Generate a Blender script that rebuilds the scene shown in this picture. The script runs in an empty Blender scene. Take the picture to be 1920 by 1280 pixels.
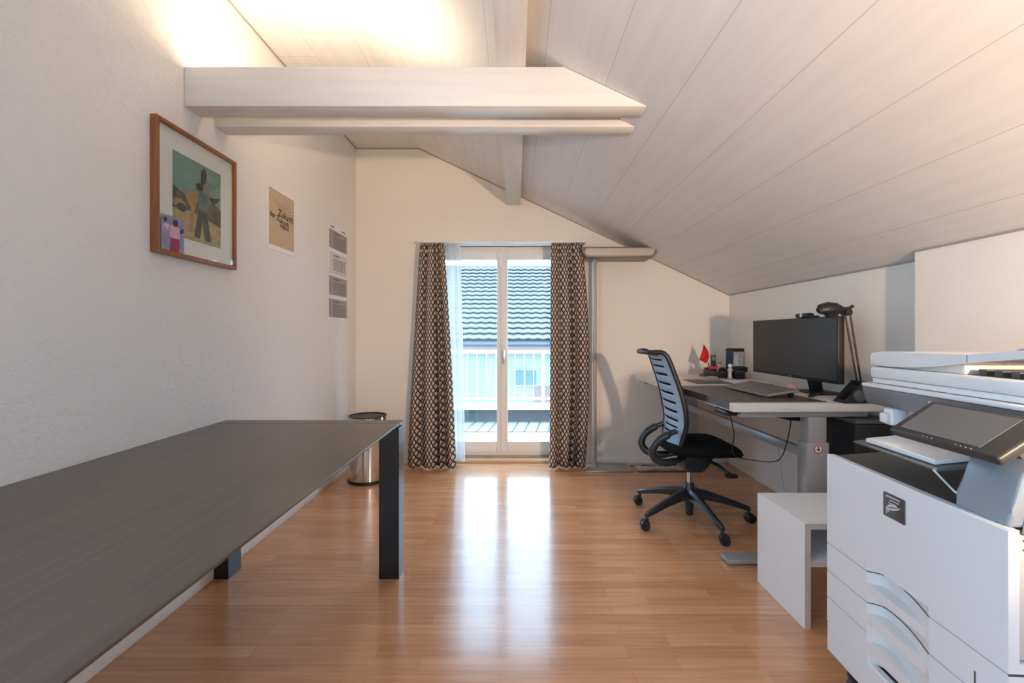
import bpy, bmesh, math, random
from mathutils import Vector, Matrix
random.seed(7)
R = math.radians
PI = math.pi
scn = bpy.context.scene
C = scn.collection

# ------------------------------------------------------------------ camera
cam_d = bpy.data.cameras.new('camera')
cam = bpy.data.objects.new('camera', cam_d)
C.objects.link(cam)
cam.location = (0.0, 0.0, 1.17)
cam.rotation_euler = (R(90), 0, 0)
cam_d.sensor_width = 36.0
cam_d.lens = 16.0
cam_d.shift_x = -7.0 / 1920
cam_d.shift_y = -13.0 / 1920
cam_d.clip_start = 0.02
cam_d.clip_end = 300
scn.camera = cam

# ------------------------------------------------------------------ world, sun, lamps, exposure
world = bpy.data.worlds.new('sky')
scn.world = world
world.use_nodes = True
wn = world.node_tree.nodes
wn['Background'].inputs['Color'].default_value = (0.53, 0.76, 1.0, 1)
wn['Background'].inputs['Strength'].default_value = 4.0

def light(name, kind, loc, rot=(0, 0, 0), energy=10, color=(1, 1, 1), **kw):
    d = bpy.data.lights.new(name, kind)
    d.energy = energy
    d.color = color
    for k, v in kw.items():
        setattr(d, k, v)
    o = bpy.data.objects.new(name, d)
    C.objects.link(o)
    o.location = loc
    o.rotation_euler = rot
    return o

SUN = light('sun', 'SUN', (8, 6, 9), energy=0.8, color=(1.0, 0.95, 0.88), angle=R(3))
SUN.rotation_euler = Vector((0.70, 0.05, 0.71)).to_track_quat('Z', 'Y').to_euler()
# warm lamp standing behind the photographer, right-hand side of the room
lamp = light('room_lamp', 'SPOT', (1.22, -0.35, 1.315), energy=105, color=(1.0, 0.70, 0.46), shadow_soft_size=0.045, spot_size=R(88), spot_blend=0.65)
lamp.rotation_euler = Vector((0.45, -4.3, -0.95)).to_track_quat('Z', 'Y').to_euler()
# portals only guide the sampling of the daylight, they give off nothing
pd = light('door_daylight_portal', 'AREA', (-0.13, 4.44, 1.02), rot=(R(-90), 0, 0), energy=1, shape='RECTANGLE', size=1.34, size_y=1.95)
pd.data.cycles.is_portal = True
pl = light('added_side_window_portal', 'AREA', (-1.62, -0.70, 1.40), rot=(0, R(-90), 0), energy=1, shape='RECTANGLE', size=2.0, size_y=1.6)  # opening of the added left-wall window
pl.data.cycles.is_portal = True

ps = light('added_roof_window_portal', 'AREA', (0.86, -0.85, 2.26), rot=(0, math.atan(0.472), 0), energy=1, shape='RECTANGLE', size=.8, size_y=1.1)  # opening of the added roof window
ps.data.cycles.is_portal = True

scn.view_settings.view_transform = 'Standard'
scn.view_settings.look = 'None'
scn.view_settings.exposure = 1.36
scn.view_settings.gamma = 1.0
scn.view_settings.use_curve_mapping = False
scn.cycles.max_bounces = 12
scn.cycles.diffuse_bounces = 6
scn.cycles.glossy_bounces = 4
scn.cycles.transparent_max_bounces = 12
scn.cycles.sample_clamp_indirect = 6.0
scn.cycles.caustics_reflective = False
scn.cycles.caustics_refractive = False
scn.cycles.use_denoising = True

# ------------------------------------------------------------------ mesh helpers
class MB:
    def __init__(self):
        self.bm = bmesh.new()
        self.mi = 0

    def _fin(self, faces):
        for f in faces:
            f.material_index = self.mi

    def _bev(self, faces, bev, seg):
        es = list({e for f in faces for e in f.edges})
        r = bmesh.ops.bevel(self.bm, geom=es, offset=bev, segments=seg, affect='EDGES', profile=0.5, clamp_overlap=True)
        self._fin(r['faces'])

    def box(self, x0, x1, y0, y1, z0, z1, bev=0, seg=2, M=None):
        v = [self.bm.verts.new(p) for p in ((x0, y0, z0), (x1, y0, z0), (x1, y1, z0), (x0, y1, z0), (x0, y0, z1), (x1, y0, z1), (x1, y1, z1), (x0, y1, z1))]
        if M is not None:
            for q in v:
                q.co = M @ q.co
        fs = [self.bm.faces.new([v[i] for i in f]) for f in ((0, 3, 2, 1), (4, 5, 6, 7), (0, 1, 5, 4), (1, 2, 6, 5), (2, 3, 7, 6), (3, 0, 4, 7))]
        self._fin(fs)
        if bev:
            self._bev(fs, bev, seg)
        return self

    def prism(self, poly, axis, a0, a1, bev=0, seg=2):
        def P(p, a):
            return {'x': (a, p[0], p[1]), 'y': (p[0], a, p[1]), 'z': (p[0], p[1], a)}[axis]
        A = [self.bm.verts.new(P(p, a0)) for p in poly]
        B = [self.bm.verts.new(P(p, a1)) for p in poly]
        n = len(poly)
        fs = [self.bm.faces.new(A[::-1]), self.bm.faces.new(B)]
        for i in range(n):
            j = (i + 1) % n
            fs.append(self.bm.faces.new((A[i], A[j], B[j], B[i])))
        self._fin(fs)
        if bev:
            self._bev(fs, bev, seg)
        return self

    def quad(self, *pts):
        self._fin([self.bm.faces.new([self.bm.verts.new(p) for p in pts])])
        return self

    def ring(self, rings, caps=True, closed=True):
        V = [[self.bm.verts.new(p) for p in r] for r in rings]
        n = len(V[0])
        fs = []
        for a, b in zip(V, V[1:]):
            for i in range(n if closed else n - 1):
                j = (i + 1) % n
                fs.append(self.bm.faces.new((a[i], a[j], b[j], b[i])))
        if caps:
            fs.append(self.bm.faces.new(V[0][::-1]))
            fs.append(self.bm.faces.new(V[-1]))
        self._fin(fs)
        return self

    def cyl(self, p0, p1, r0, r1=None, seg=18, caps=True):
        r1 = r0 if r1 is None else r1
        p0, p1 = Vector(p0), Vector(p1)
        d = (p1 - p0).normalized()
        a = d.orthogonal().normalized()
        b = d.cross(a)
        rs = []
        for p, r in ((p0, r0), (p1, r1)):
            rs.append([p + (a * math.cos(2 * PI * i / seg) + b * math.sin(2 * PI * i / seg)) * r for i in range(seg)])
        return self.ring(rs, caps)

    def tube(self, pts, r, seg=8, flat=1.0):
        pts = [Vector(p) for p in pts]
        n = len(pts)
        rs = r if isinstance(r, (list, tuple)) else [r] * n
        rings = []
        prev = None
        for i in range(n):
            d = (pts[min(i + 1, n - 1)] - pts[max(i - 1, 0)]).normalized()
            if prev is None:
                a = d.orthogonal().normalized()
            else:
                a = (prev - d * prev.dot(d)).normalized()
            prev = a
            b = d.cross(a)
            rings.append([pts[i] + a * math.cos(2 * PI * k / seg) * rs[i] + b * math.sin(2 * PI * k / seg) * rs[i] * flat for k in range(seg)])
        return self.ring(rings)

    def lathe(self, prof, cx=0, cy=0, seg=32):
        rings = [[Vector((cx + r * math.cos(2 * PI * i / seg), cy + r * math.sin(2 * PI * i / seg), z)) for i in range(seg)] for r, z in prof]
        return self.ring(rings, caps=True)

    def ell(self, c, r, seg=16, rot=None):
        rings = []
        for j in range(1, seg):
            th = PI * j / seg
            rg = []
            for i in range(seg * 2):
                ph = 2 * PI * i / (seg * 2)
                v = Vector((r[0] * math.sin(th) * math.cos(ph), r[1] * math.sin(th) * math.sin(ph), r[2] * math.cos(th)))
                if rot is not None:
                    v = rot @ v
                rg.append(Vector(c) + v)
            rings.append(rg)
        return self.ring(rings)

    def grid(self, fn, nu, nv, skip=None):
        V = [[self.bm.verts.new(fn(i / nu, j / nv)) for i in range(nu + 1)] for j in range(nv + 1)]
        fs = []
        for j in range(nv):
            for i in range(nu):
                if skip and skip(i, j):
                    continue
                fs.append(self.bm.faces.new((V[j][i], V[j][i + 1], V[j + 1][i + 1], V[j + 1][i])))
        self._fin(fs)
        return self


def spline(pts, n=8):
    pts = [Vector(p) for p in pts]
    out = []
    for i in range(len(pts) - 1):
        p0, p1, p2, p3 = pts[max(i - 1, 0)], pts[i], pts[i + 1], pts[min(i + 2, len(pts) - 1)]
        for k in range(n):
            t = k / n
            out.append(0.5 * ((2 * p1) + (p2 - p0) * t + (2 * p0 - 5 * p1 + 4 * p2 - p3) * t * t + (3 * p1 - p0 - 3 * p2 + p3) * t ** 3))
    out.append(pts[-1])
    return out


def inv_of(parent):
    M = Matrix.Identity(4)
    chain = []
    p = parent
    while p is not None:
        chain.append(p)
        p = p.parent
    for p in reversed(chain):
        M = M @ (Matrix.Translation(p.location) @ p.rotation_euler.to_matrix().to_4x4())
    return M.inverted()


def obj(name, mb, mat, parent=None, world=False, uv=None, smooth=35, sol=0, keep=False):
    """Link a mesh object. Without a parent its origin moves to the middle of its base."""
    bm = mb.bm
    if not keep:
        bmesh.ops.recalc_face_normals(bm, faces=bm.faces[:])
    if uv:
        L = bm.loops.layers.uv.new('UVMap')
        for f in bm.faces:
            for l in f.loops:
                l[L].uv = uv(l.vert.co, f)
    loc = Vector((0, 0, 0))
    if parent is not None:
        if world:
            M = inv_of(parent)
            for v in bm.verts:
                v.co = M @ v.co
    else:
        xs = [v.co.x for v in bm.verts]; ys = [v.co.y for v in bm.verts]; zs = [v.co.z for v in bm.verts]
        loc = Vector(((min(xs) + max(xs)) / 2, (min(ys) + max(ys)) / 2, min(zs)))
        for v in bm.verts:
            v.co -= loc
    me = bpy.data.meshes.new(name)
    bm.to_mesh(me)
    bm.free()
    for m in (mat if isinstance(mat, (list, tuple)) else [mat]):
        me.materials.append(m)
    if smooth:
        me.polygons.foreach_set('use_smooth', [True] * len(me.polygons))
        me.set_sharp_from_angle(angle=R(smooth))
    o = bpy.data.objects.new(name, me)
    C.objects.link(o)
    o.location = loc
    o.parent = parent
    if sol:
        s = o.modifiers.new('thickness', 'SOLIDIFY')
        s.thickness = sol
        s.offset = 0
    return o


def tag(o, label=None, cat=None, group=None, kind=None):
    if label: o['label'] = label
    if cat: o['category'] = cat
    if group: o['group'] = group
    if kind: o['kind'] = kind
    return o


def thing(name, label, cat, loc=(0, 0, 0), rz=0, group=None):
    o = bpy.data.objects.new(name, None)
    C.objects.link(o)
    o.location = loc
    o.rotation_euler = (0, 0, rz)
    o.empty_display_size = 0.05
    return tag(o, label, cat, group)


def struct(name, mb, mat, label=None, cat=None, **kw):
    return tag(obj(name, mb, mat, **kw), label, cat, kind='structure')


def copy_tree(o, parent=None):
    c = o.copy()
    C.objects.link(c)
    c.parent = parent
    for ch in list(o.children):
        copy_tree(ch, c)
    return c


def text_mesh(s, size):
    cu = bpy.data.curves.new('lettering', 'FONT')
    cu.body = s
    cu.size = size
    cu.align_x = 'CENTER'
    cu.offset = size * .022
    cu.resolution_u = 3
    to = bpy.data.objects.new('lettering', cu)
    C.objects.link(to)
    bpy.context.view_layer.update()
    me = bpy.data.meshes.new_from_object(to.evaluated_get(bpy.context.evaluated_depsgraph_get()))
    bpy.data.objects.remove(to)
    return me


# ------------------------------------------------------------------ materials
def mat(name, col, rough=0.5, metal=0.0, spec=0.5, coat=0, trans=0, emis=None, estr=0, bump=None, var=None, aniso=None):
    m = bpy.data.materials.new(name)
    m.use_nodes = True
    nt = m.node_tree
    b = nt.nodes['Principled BSDF']
    b.inputs['Base Color'].default_value = (*col, 1)
    b.inputs['Roughness'].default_value = rough
    b.inputs['Metallic'].default_value = metal
    b.inputs['Specular IOR Level'].default_value = spec
    b.inputs['Coat Weight'].default_value = coat
    if emis:
        b.inputs['Emission Color'].default_value = (*emis, 1)
        b.inputs['Emission Strength'].default_value = estr
    tc = nt.nodes.new('ShaderNodeTexCoord')
    if var:                                   # (scale vector, amount): soft tonal variation of the surface itself
        mp = nt.nodes.new('ShaderNodeMapping')
        mp.inputs['Scale'].default_value = var[0]
        nt.links.new(tc.outputs['Object'], mp.inputs['Vector'])
        nz = nt.nodes.new('ShaderNodeTexNoise')
        nz.inputs['Scale'].default_value = 1.0
        nz.inputs['Detail'].default_value = 6
        nt.links.new(mp.outputs[0], nz.inputs['Vector'])
        rp = nt.nodes.new('ShaderNodeValToRGB')
        a = var[1]
        rp.color_ramp.elements[0].position = 0.3
        rp.color_ramp.elements[1].position = 0.7
        rp.color_ramp.elements[0].color = (*[c * (1 - a) for c in col], 1)
        rp.color_ramp.elements[1].color = (*[min(1, c * (1 + a)) for c in col], 1)
        nt.links.new(nz.outputs['Fac'], rp.inputs['Fac'])
        nt.links.new(rp.outputs['Color'], b.inputs['Base Color'])
    if bump:                                  # (scale vector, strength, distance)
        mp = nt.nodes.new('ShaderNodeMapping')
        mp.inputs['Scale'].default_value = bump[0]
        nt.links.new(tc.outputs['Object'], mp.inputs['Vector'])
        nz = nt.nodes.new('ShaderNodeTexNoise')
        nz.inputs['Scale'].default_value = 1.0
        nz.inputs['Detail'].default_value = 5
        nz.inputs['Roughness'].default_value = 0.6
        nt.links.new(mp.outputs[0], nz.inputs['Vector'])
        bp = nt.nodes.new('ShaderNodeBump')
        bp.inputs['Strength'].default_value = bump[1]
        bp.inputs['Distance'].default_value = bump[2]
        nt.links.new(nz.outputs['Fac'], bp.inputs['Height'])
        nt.links.new(bp.outputs['Normal'], b.inputs['Normal'])
    return m


def nodes(m):
    nt = m.node_tree
    return nt, nt.nodes['Principled BSDF'], (lambda t: nt.nodes.new(t)), (lambda a, b: nt.links.new(a, b))


M = {}
M['plaster'] = mat('rough_white_plaster', (0.77, 0.75, 0.735), 0.9, bump=((38, 38, 38), 0.5, 0.011))
M['paint'] = mat('smooth_white_paint', (0.80, 0.765, 0.72), 0.9, bump=((60, 60, 60), 0.15, 0.004))
M['white_frame'] = mat('white_lacquer', (0.80, 0.80, 0.80), 0.35)
M['beam'] = mat('white_glazed_spruce', (0.72, 0.70, 0.68), 0.30, var=((1.2, 26, 26), 0.05), bump=((2, 60, 60), 0.25, 0.004))
M['beam_y'] = mat('white_glazed_spruce_lengthwise', (0.72, 0.70, 0.68), 0.30, var=((26, 1.2, 26), 0.06), bump=((60, 2, 60), 0.25, 0.004))
M['gap'] = mat('shadow_gap_brown', (0.36, 0.31, 0.27), 0.8)
M['black_plastic'] = mat('black_plastic', (0.012, 0.012, 0.014), 0.45, bump=((300, 300, 300), 0.1, 0.001))
M['black_gloss'] = mat('black_gloss_plastic', (0.012, 0.012, 0.013), 0.18)
M['black_fabric'] = mat('black_fabric', (0.008, 0.008, 0.009), 0.95, spec=0.15, bump=((500, 500, 500), 0.4, 0.001))
M['chair_back'] = mat('blue_grey_plastic', (0.30, 0.42, 0.55), 0.4, var=((9, 9, 9), 0.05))
M['chair_base'] = mat('dark_polished_plastic', (0.025, 0.028, 0.034), 0.28, var=((20, 20, 20), 0.1))
M['chrome'] = mat('chrome', (0.75, 0.74, 0.73), 0.12, 1.0, var=((3, 3, 40), 0.04))
M['steel'] = mat('brushed_steel', (0.62, 0.62, 0.62), 0.3, 1.0, var=((40, 40, 3), 0.06))
M['alu'] = mat('silver_powder_coat', (0.42, 0.415, 0.41), 0.38, 0.4, var=((12, 12, 12), 0.03))
M['lamp_grey'] = mat('satin_grey_metal', (0.34, 0.315, 0.29), 0.4, 0.3, var=((12, 12, 12), 0.03))
M['lamp_frame'] = mat('dark_satin_lamp_frame', (0.20, 0.185, 0.17), 0.4, 0.3, var=((12, 12, 12), 0.03))
M['diffuser'] = mat('opal_diffuser', (0.50, 0.46, 0.42), 0.5, var=((5, 5, 5), 0.02))
M['desk_white'] = mat('pale_laminate', (0.72, 0.66, 0.60), 0.35, var=((6, 6, 6), 0.02))
M['shelf_white'] = mat('white_melamine', (0.83, 0.835, 0.85), 0.4, var=((6, 6, 6), 0.01))
M['shelf_edge'] = mat('beige_edge_banding', (0.62, 0.53, 0.44), 0.5, var=((30, 30, 30), 0.04))
M['mat_leather'] = mat('dark_brown_desk_pad', (0.080, 0.064, 0.053), 0.42, bump=((250, 250, 250), 0.15, 0.001))
M['table_top'] = mat('dark_wenge_veneer', (0.092, 0.070, 0.057), 0.30, var=((60, 2.5, 60), 0.22), bump=((160, 6, 160), 0.12, 0.002))
M['table_leg'] = mat('black_stained_wood', (0.007, 0.0065, 0.008), 0.30, var=((80, 80, 3), 0.2))
M['table_edge'] = mat('worn_brown_edge', (0.065, 0.035, 0.025), 0.4, var=((40, 40, 40), 0.3))
M['printer_white'] = mat('white_textured_plastic', (0.77, 0.78, 0.82), 0.45, bump=((120, 10, 160), 0.25, 0.0015))
M['printer_plain'] = mat('white_printer_plastic', (0.77, 0.765, 0.77), 0.42, var=((9, 9, 9), 0.01))
M['printer_beige'] = mat('grey_beige_plastic', (0.60, 0.565, 0.53), 0.5, var=((9, 9, 9), 0.02))
M['printer_grey'] = mat('mid_grey_plastic', (0.20, 0.205, 0.22), 0.35, 0.2, var=((9, 9, 9), 0.03))
M['printer_blue'] = mat('blue_grey_plastic_cover', (0.27, 0.31, 0.36), 0.3, 0.1, var=((9, 9, 9), 0.02))
M['printer_dark'] = mat('dark_grey_plastic', (0.085, 0.08, 0.076), 0.5, var=((9, 9, 9), 0.04))
M['bezel'] = mat('charcoal_bezel', (0.035, 0.034, 0.033), 0.4, var=((9, 9, 9), 0.04))
M['touch'] = mat('matte_grey_touch_screen', (0.135, 0.135, 0.137), 0.6, spec=0.25, var=((3, 3, 3), 0.01))
M['screen'] = mat('dark_matte_screen', (0.026, 0.021, 0.0175), 0.40, spec=0.4, var=((3, 3, 3), 0.02))
M['paper'] = mat('white_paper', (0.80, 0.80, 0.82), 0.8, var=((4, 4, 4), 0.01))
M['mount'] = mat('cream_mount_board', (0.80, 0.79, 0.77), 0.6, var=((4, 4, 4), 0.01))
M['frame_wood'] = mat('cherry_wood', (0.30, 0.105, 0.035), 0.35, var=((50, 50, 5), 0.2))
M['key_grey'] = mat('warm_grey_keyboard', (0.29, 0.255, 0.23), 0.5, var=((9, 9, 9), 0.03))
M['key_dark'] = mat('grey_keycaps', (0.21, 0.185, 0.17), 0.45, var=((9, 9, 9), 0.03))
M['red'] = mat('red_cloth', (0.62, 0.012, 0.014), 0.7, var=((60, 60, 60), 0.08))
M['pink'] = mat('pale_pink_wax', (0.80, 0.48, 0.40), 0.5, var=((60, 60, 60), 0.05))
M['kraft'] = mat('kraft_paper', (0.52, 0.40, 0.28), 0.8, var=((40, 40, 40), 0.05))
M['ink'] = mat('dark_print_ink', (0.045, 0.03, 0.022), 0.7, var=((20, 20, 20), 0.05))
M['cal_grey'] = mat('grey_calendar_print', (0.33, 0.30, 0.29), 0.7, var=((60, 90, 60), 0.12))
M['cal_white'] = mat('pale_calendar_print', (0.62, 0.58, 0.56), 0.7, var=((60, 90, 60), 0.06))
M['cal_ink'] = mat('calendar_ink', (0.17, 0.155, 0.16), 0.7, var=((60, 60, 60), 0.05))
M['cal_red'] = mat('calendar_red', (0.45, 0.16, 0.13), 0.7, var=((60, 60, 60), 0.05))
M['cable'] = mat('dark_cable_rubber', (0.025, 0.024, 0.024), 0.5, var=((60, 60, 60), 0.05))
M['cable_light'] = mat('grey_cable_rubber', (0.42, 0.38, 0.35), 0.5, var=((60, 60, 60), 0.05))
M['sill'] = mat('beech_sill', (0.58, 0.43, 0.29), 0.4, var=((3, 50, 50), 0.1))
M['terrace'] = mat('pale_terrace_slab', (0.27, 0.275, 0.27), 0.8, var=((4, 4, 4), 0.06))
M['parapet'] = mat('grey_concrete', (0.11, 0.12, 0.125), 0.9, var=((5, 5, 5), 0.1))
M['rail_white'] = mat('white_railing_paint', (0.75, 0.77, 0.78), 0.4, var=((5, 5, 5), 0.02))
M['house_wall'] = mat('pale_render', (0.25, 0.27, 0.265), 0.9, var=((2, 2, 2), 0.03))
M['house_fascia'] = mat('brown_fascia', (0.20, 0.13, 0.12), 0.7, var=((2, 20, 20), 0.1))
M['gutter'] = mat('slate_gutter', (0.07, 0.09, 0.11), 0.5, var=((2, 20, 20), 0.1))
M['tile'] = mat('grey_roof_tile', (0.125, 0.128, 0.13), 0.75, var=((5, 5, 5), 0.15))
M['green_glass'] = mat('greenish_house_glass', (0.07, 0.135, 0.125), 0.5, var=((2, 2, 2), 0.05))
M['grass'] = mat('yard_ground', (0.16, 0.18, 0.12), 0.95, var=((2, 2, 2), 0.2))
M['badge'] = mat('gunmetal_badge', (0.10, 0.095, 0.095), 0.35, 0.5, var=((40, 40, 40), 0.05))
M['silver_mark'] = mat('silver_mark', (0.68, 0.68, 0.70), 0.35, 0.4, var=((40, 40, 40), 0.03))
M['teal_art'] = mat('teal_sky_print', (0.17, 0.29, 0.26), 0.6, var=((9, 9, 14), 0.18))
M['ochre_art'] = mat('ochre_ground_print', (0.40, 0.30, 0.13), 0.6, var=((14, 14, 30), 0.25))
M['olive_art'] = mat('olive_foliage_print', (0.085, 0.085, 0.045), 0.6, var=((40, 40, 40), 0.5))
M['dark_art'] = mat('dark_slate_print', (0.035, 0.042, 0.045), 0.6, var=((30, 30, 30), 0.3))
M['tan_art'] = mat('tan_print', (0.33, 0.22, 0.11), 0.6, var=((30, 30, 30), 0.3))
M['blue_art'] = mat('blue_grey_print', (0.11, 0.15, 0.17), 0.6, var=((30, 30, 30), 0.3))
M['lilac_art'] = mat('lilac_photo_print', (0.25, 0.25, 0.38), 0.5, var=((30, 30, 30), 0.15))
M['rose_art'] = mat('rose_photo_print', (0.62, 0.36, 0.46), 0.5, var=((90, 90, 90), 0.3))
M['wine_art'] = mat('wine_red_photo_print', (0.30, 0.03, 0.09), 0.5, var=((40, 40, 40), 0.2))
M['plum_art'] = mat('dark_plum_photo_print', (0.05, 0.03, 0.08), 0.5, var=((40, 40, 40), 0.2))
M['teal_obj'] = mat('dark_teal_plastic', (0.03, 0.10, 0.12), 0.4, var=((40, 40, 40), 0.2))
M['skin_print'] = mat('pale_photo_print', (0.62, 0.52, 0.47), 0.5, var=((70, 70, 70), 0.35))
M['led'] = mat('warm_light_diffuser', (0.9, 0.85, 0.75), 0.5, emis=(1.0, 0.79, 0.56), estr=19)

# floor: beech strip laminate, strips run across the room
m = M['floor'] = mat('beech_strip_laminate', (0.4, 0.2, 0.1), 0.24, spec=0.45, coat=0.55)
M['floor'].node_tree.nodes['Principled BSDF'].inputs['Coat Roughness'].default_value = 0.13
nt, b, N, Lk = nodes(m)
uvn = N('ShaderNodeUVMap')
br = N('ShaderNodeTexBrick')
br.offset = 0.37; br.offset_frequency = 2
br.inputs['Scale'].default_value = 1
br.inputs['Brick Width'].default_value = 0.46
br.inputs['Row Height'].default_value = 0.064
br.inputs['Mortar Size'].default_value = 0.0007
br.inputs['Mortar Smooth'].default_value = 0.3
br.inputs['Color1'].default_value = (0.70, 0.350, 0.178, 1)
br.inputs['Color2'].default_value = (0.58, 0.268, 0.126, 1)
br.inputs['Mortar'].default_value = (0.45, 0.195, 0.09, 1)
Lk(uvn.outputs[0], br.inputs['Vector'])
mp = N('ShaderNodeMapping'); mp.inputs['Scale'].default_value = (3.0, 55, 1)
Lk(uvn.outputs[0], mp.inputs['Vector'])
nz = N('ShaderNodeTexNoise'); nz.inputs['Scale'].default_value = 1; nz.inputs['Detail'].default_value = 6
Lk(mp.outputs[0], nz.inputs['Vector'])
mr = N('ShaderNodeMapRange'); mr.inputs['From Min'].default_value = 0.3; mr.inputs['From Max'].default_value = 0.7; mr.inputs['To Min'].default_value = 0.86; mr.inputs['To Max'].default_value = 1.12
Lk(nz.outputs['Fac'], mr.inputs['Value'])
mx = N('ShaderNodeMix'); mx.data_type = 'RGBA'; mx.blend_type = 'MULTIPLY'; mx.inputs['Factor'].default_value = 1
Lk(br.outputs['Color'], mx.inputs['A']); Lk(mr.outputs[0], mx.inputs['B'])
Lk(mx.outputs['Result'], b.inputs['Base Color'])
bp = N('ShaderNodeBump'); bp.inputs['Strength'].default_value = 0.06; bp.inputs['Distance'].default_value = 0.002
Lk(nz.outputs['Fac'], bp.inputs['Height']); Lk(bp.outputs['Normal'], b.inputs['Normal'])

# ceiling: white-glazed boards with fine dark joints and faint knots
m = M['ceiling'] = mat('white_glazed_boards', (0.7, 0.67, 0.63), 0.55)
nt, b, N, Lk = nodes(m)
uvn = N('ShaderNodeUVMap')
br = N('ShaderNodeTexBrick')
br.offset = 0.43; br.offset_frequency = 2
br.inputs['Scale'].default_value = 1
br.inputs['Brick Width'].default_value = 3.9
br.inputs['Row Height'].default_value = 0.29
br.inputs['Mortar Size'].default_value = 0.0014
br.inputs['Mortar Smooth'].default_value = 0.2
br.inputs['Color1'].default_value = (0.735, 0.71, 0.70, 1)
br.inputs['Color2'].default_value = (0.715, 0.69, 0.68, 1)
br.inputs['Mortar'].default_value = (0.46, 0.42, 0.39, 1)
Lk(uvn.outputs[0], br.inputs['Vector'])
mp = N('ShaderNodeMapping'); mp.inputs['Scale'].default_value = (1.6, 22, 1)
Lk(uvn.outputs[0], mp.inputs['Vector'])
nz = N('ShaderNodeTexNoise'); nz.inputs['Scale'].default_value = 1; nz.inputs['Detail'].default_value = 5
Lk(mp.outputs[0], nz.inputs['Vector'])
mr = N('ShaderNodeMapRange'); mr.inputs['From Min'].default_value = 0.3; mr.inputs['From Max'].default_value = 0.7; mr.inputs['To Min'].default_value = 0.955; mr.inputs['To Max'].default_value = 1.03
Lk(nz.outputs['Fac'], mr.inputs['Value'])
vo = N('ShaderNodeTexVoronoi'); vo.inputs['Scale'].default_value = 2.6
mp2 = N('ShaderNodeMapping'); mp2.inputs['Scale'].default_value = (0.8, 1.3, 1)
Lk(uvn.outputs[0], mp2.inputs['Vector']); Lk(mp2.outputs[0], vo.inputs['Vector'])
kr = N('ShaderNodeMapRange'); kr.inputs['From Min'].default_value = 0.012; kr.inputs['From Max'].default_value = 0.04; kr.inputs['To Min'].default_value = 0.87; kr.inputs['To Max'].default_value = 1.0
Lk(vo.outputs['Distance'], kr.inputs['Value'])
mu = N('ShaderNodeMath'); mu.operation = 'MULTIPLY'
Lk(mr.outputs[0], mu.inputs[0]); Lk(kr.outputs[0], mu.inputs[1])
mx = N('ShaderNodeMix'); mx.data_type = 'RGBA'; mx.blend_type = 'MULTIPLY'; mx.inputs['Factor'].default_value = 1
Lk(br.outputs['Color'], mx.inputs['A']); Lk(mu.outputs[0], mx.inputs['B'])
Lk(mx.outputs['Result'], b.inputs['Base Color'])

# curtain: dark lattice with beige diamonds, woven, mapped along the cloth
m = M['curtain'] = mat('lattice_curtain_cloth', (0.4, 0.35, 0.3), 0.9, spec=0.2)
nt, b, N, Lk = nodes(m)
uvn = N('ShaderNodeUVMap')
sp = N('ShaderNodeSeparateXYZ'); Lk(uvn.outputs[0], sp.inputs[0])
def mth(op, a, bb=None):
    n = N('ShaderNodeMath'); n.operation = op
    for i, v in enumerate((a, bb)):
        if v is None: continue
        if isinstance(v, (int, float)): n.inputs[i].default_value = v
        else: Lk(v, n.inputs[i])
    return n.outputs[0]
P_ = 0.064
a1 = mth('DIVIDE', mth('ADD', sp.outputs[0], sp.outputs[1]), P_)
a2 = mth('DIVIDE', mth('SUBTRACT', sp.outputs[0], sp.outputs[1]), P_)
d1 = mth('ABSOLUTE', mth('SUBTRACT', mth('FRACT', a1), 0.5))
d2 = mth('ABSOLUTE', mth('SUBTRACT', mth('FRACT', a2), 0.5))
mxd = mth('MAXIMUM', d1, d2)
inside = mth('LESS_THAN', mxd, 0.335)
rim = mth('LESS_THAN', mth('ABSOLUTE', mth('SUBTRACT', mxd, 0.425)), 0.02)
fac = mth('MAXIMUM', inside, mth('MULTIPLY', rim, 0.22))
mx = N('ShaderNodeMix'); mx.data_type = 'RGBA'
mx.inputs['A'].default_value = (0.022, 0.016, 0.018, 1)
mx.inputs['B'].default_value = (0.58, 0.50, 0.43, 1)
Lk(fac, mx.inputs['Factor']); Lk(mx.outputs['Result'], b.inputs['Base Color'])

def glass(name, tint, gl=0.06):
    g = bpy.data.materials.new(name)
    g.use_nodes = True
    t = g.node_tree
    t.nodes.remove(t.nodes['Principled BSDF'])
    tr = t.nodes.new('ShaderNodeBsdfTransparent'); tr.inputs[0].default_value = (*tint, 1)
    gs = t.nodes.new('ShaderNodeBsdfGlossy'); gs.inputs['Roughness'].default_value = 0.02
    mxs = t.nodes.new('ShaderNodeMixShader'); mxs.inputs[0].default_value = gl
    t.links.new(tr.outputs[0], mxs.inputs[1]); t.links.new(gs.outputs[0], mxs.inputs[2])
    t.links.new(mxs.outputs[0], t.nodes['Material Output'].inputs['Surface'])
    return g
M['glass'] = glass('window_glass', (0.93, 0.97, 0.98))
M['picture_glass'] = glass('picture_glass', (0.97, 0.98, 0.97), 0.05)

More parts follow.
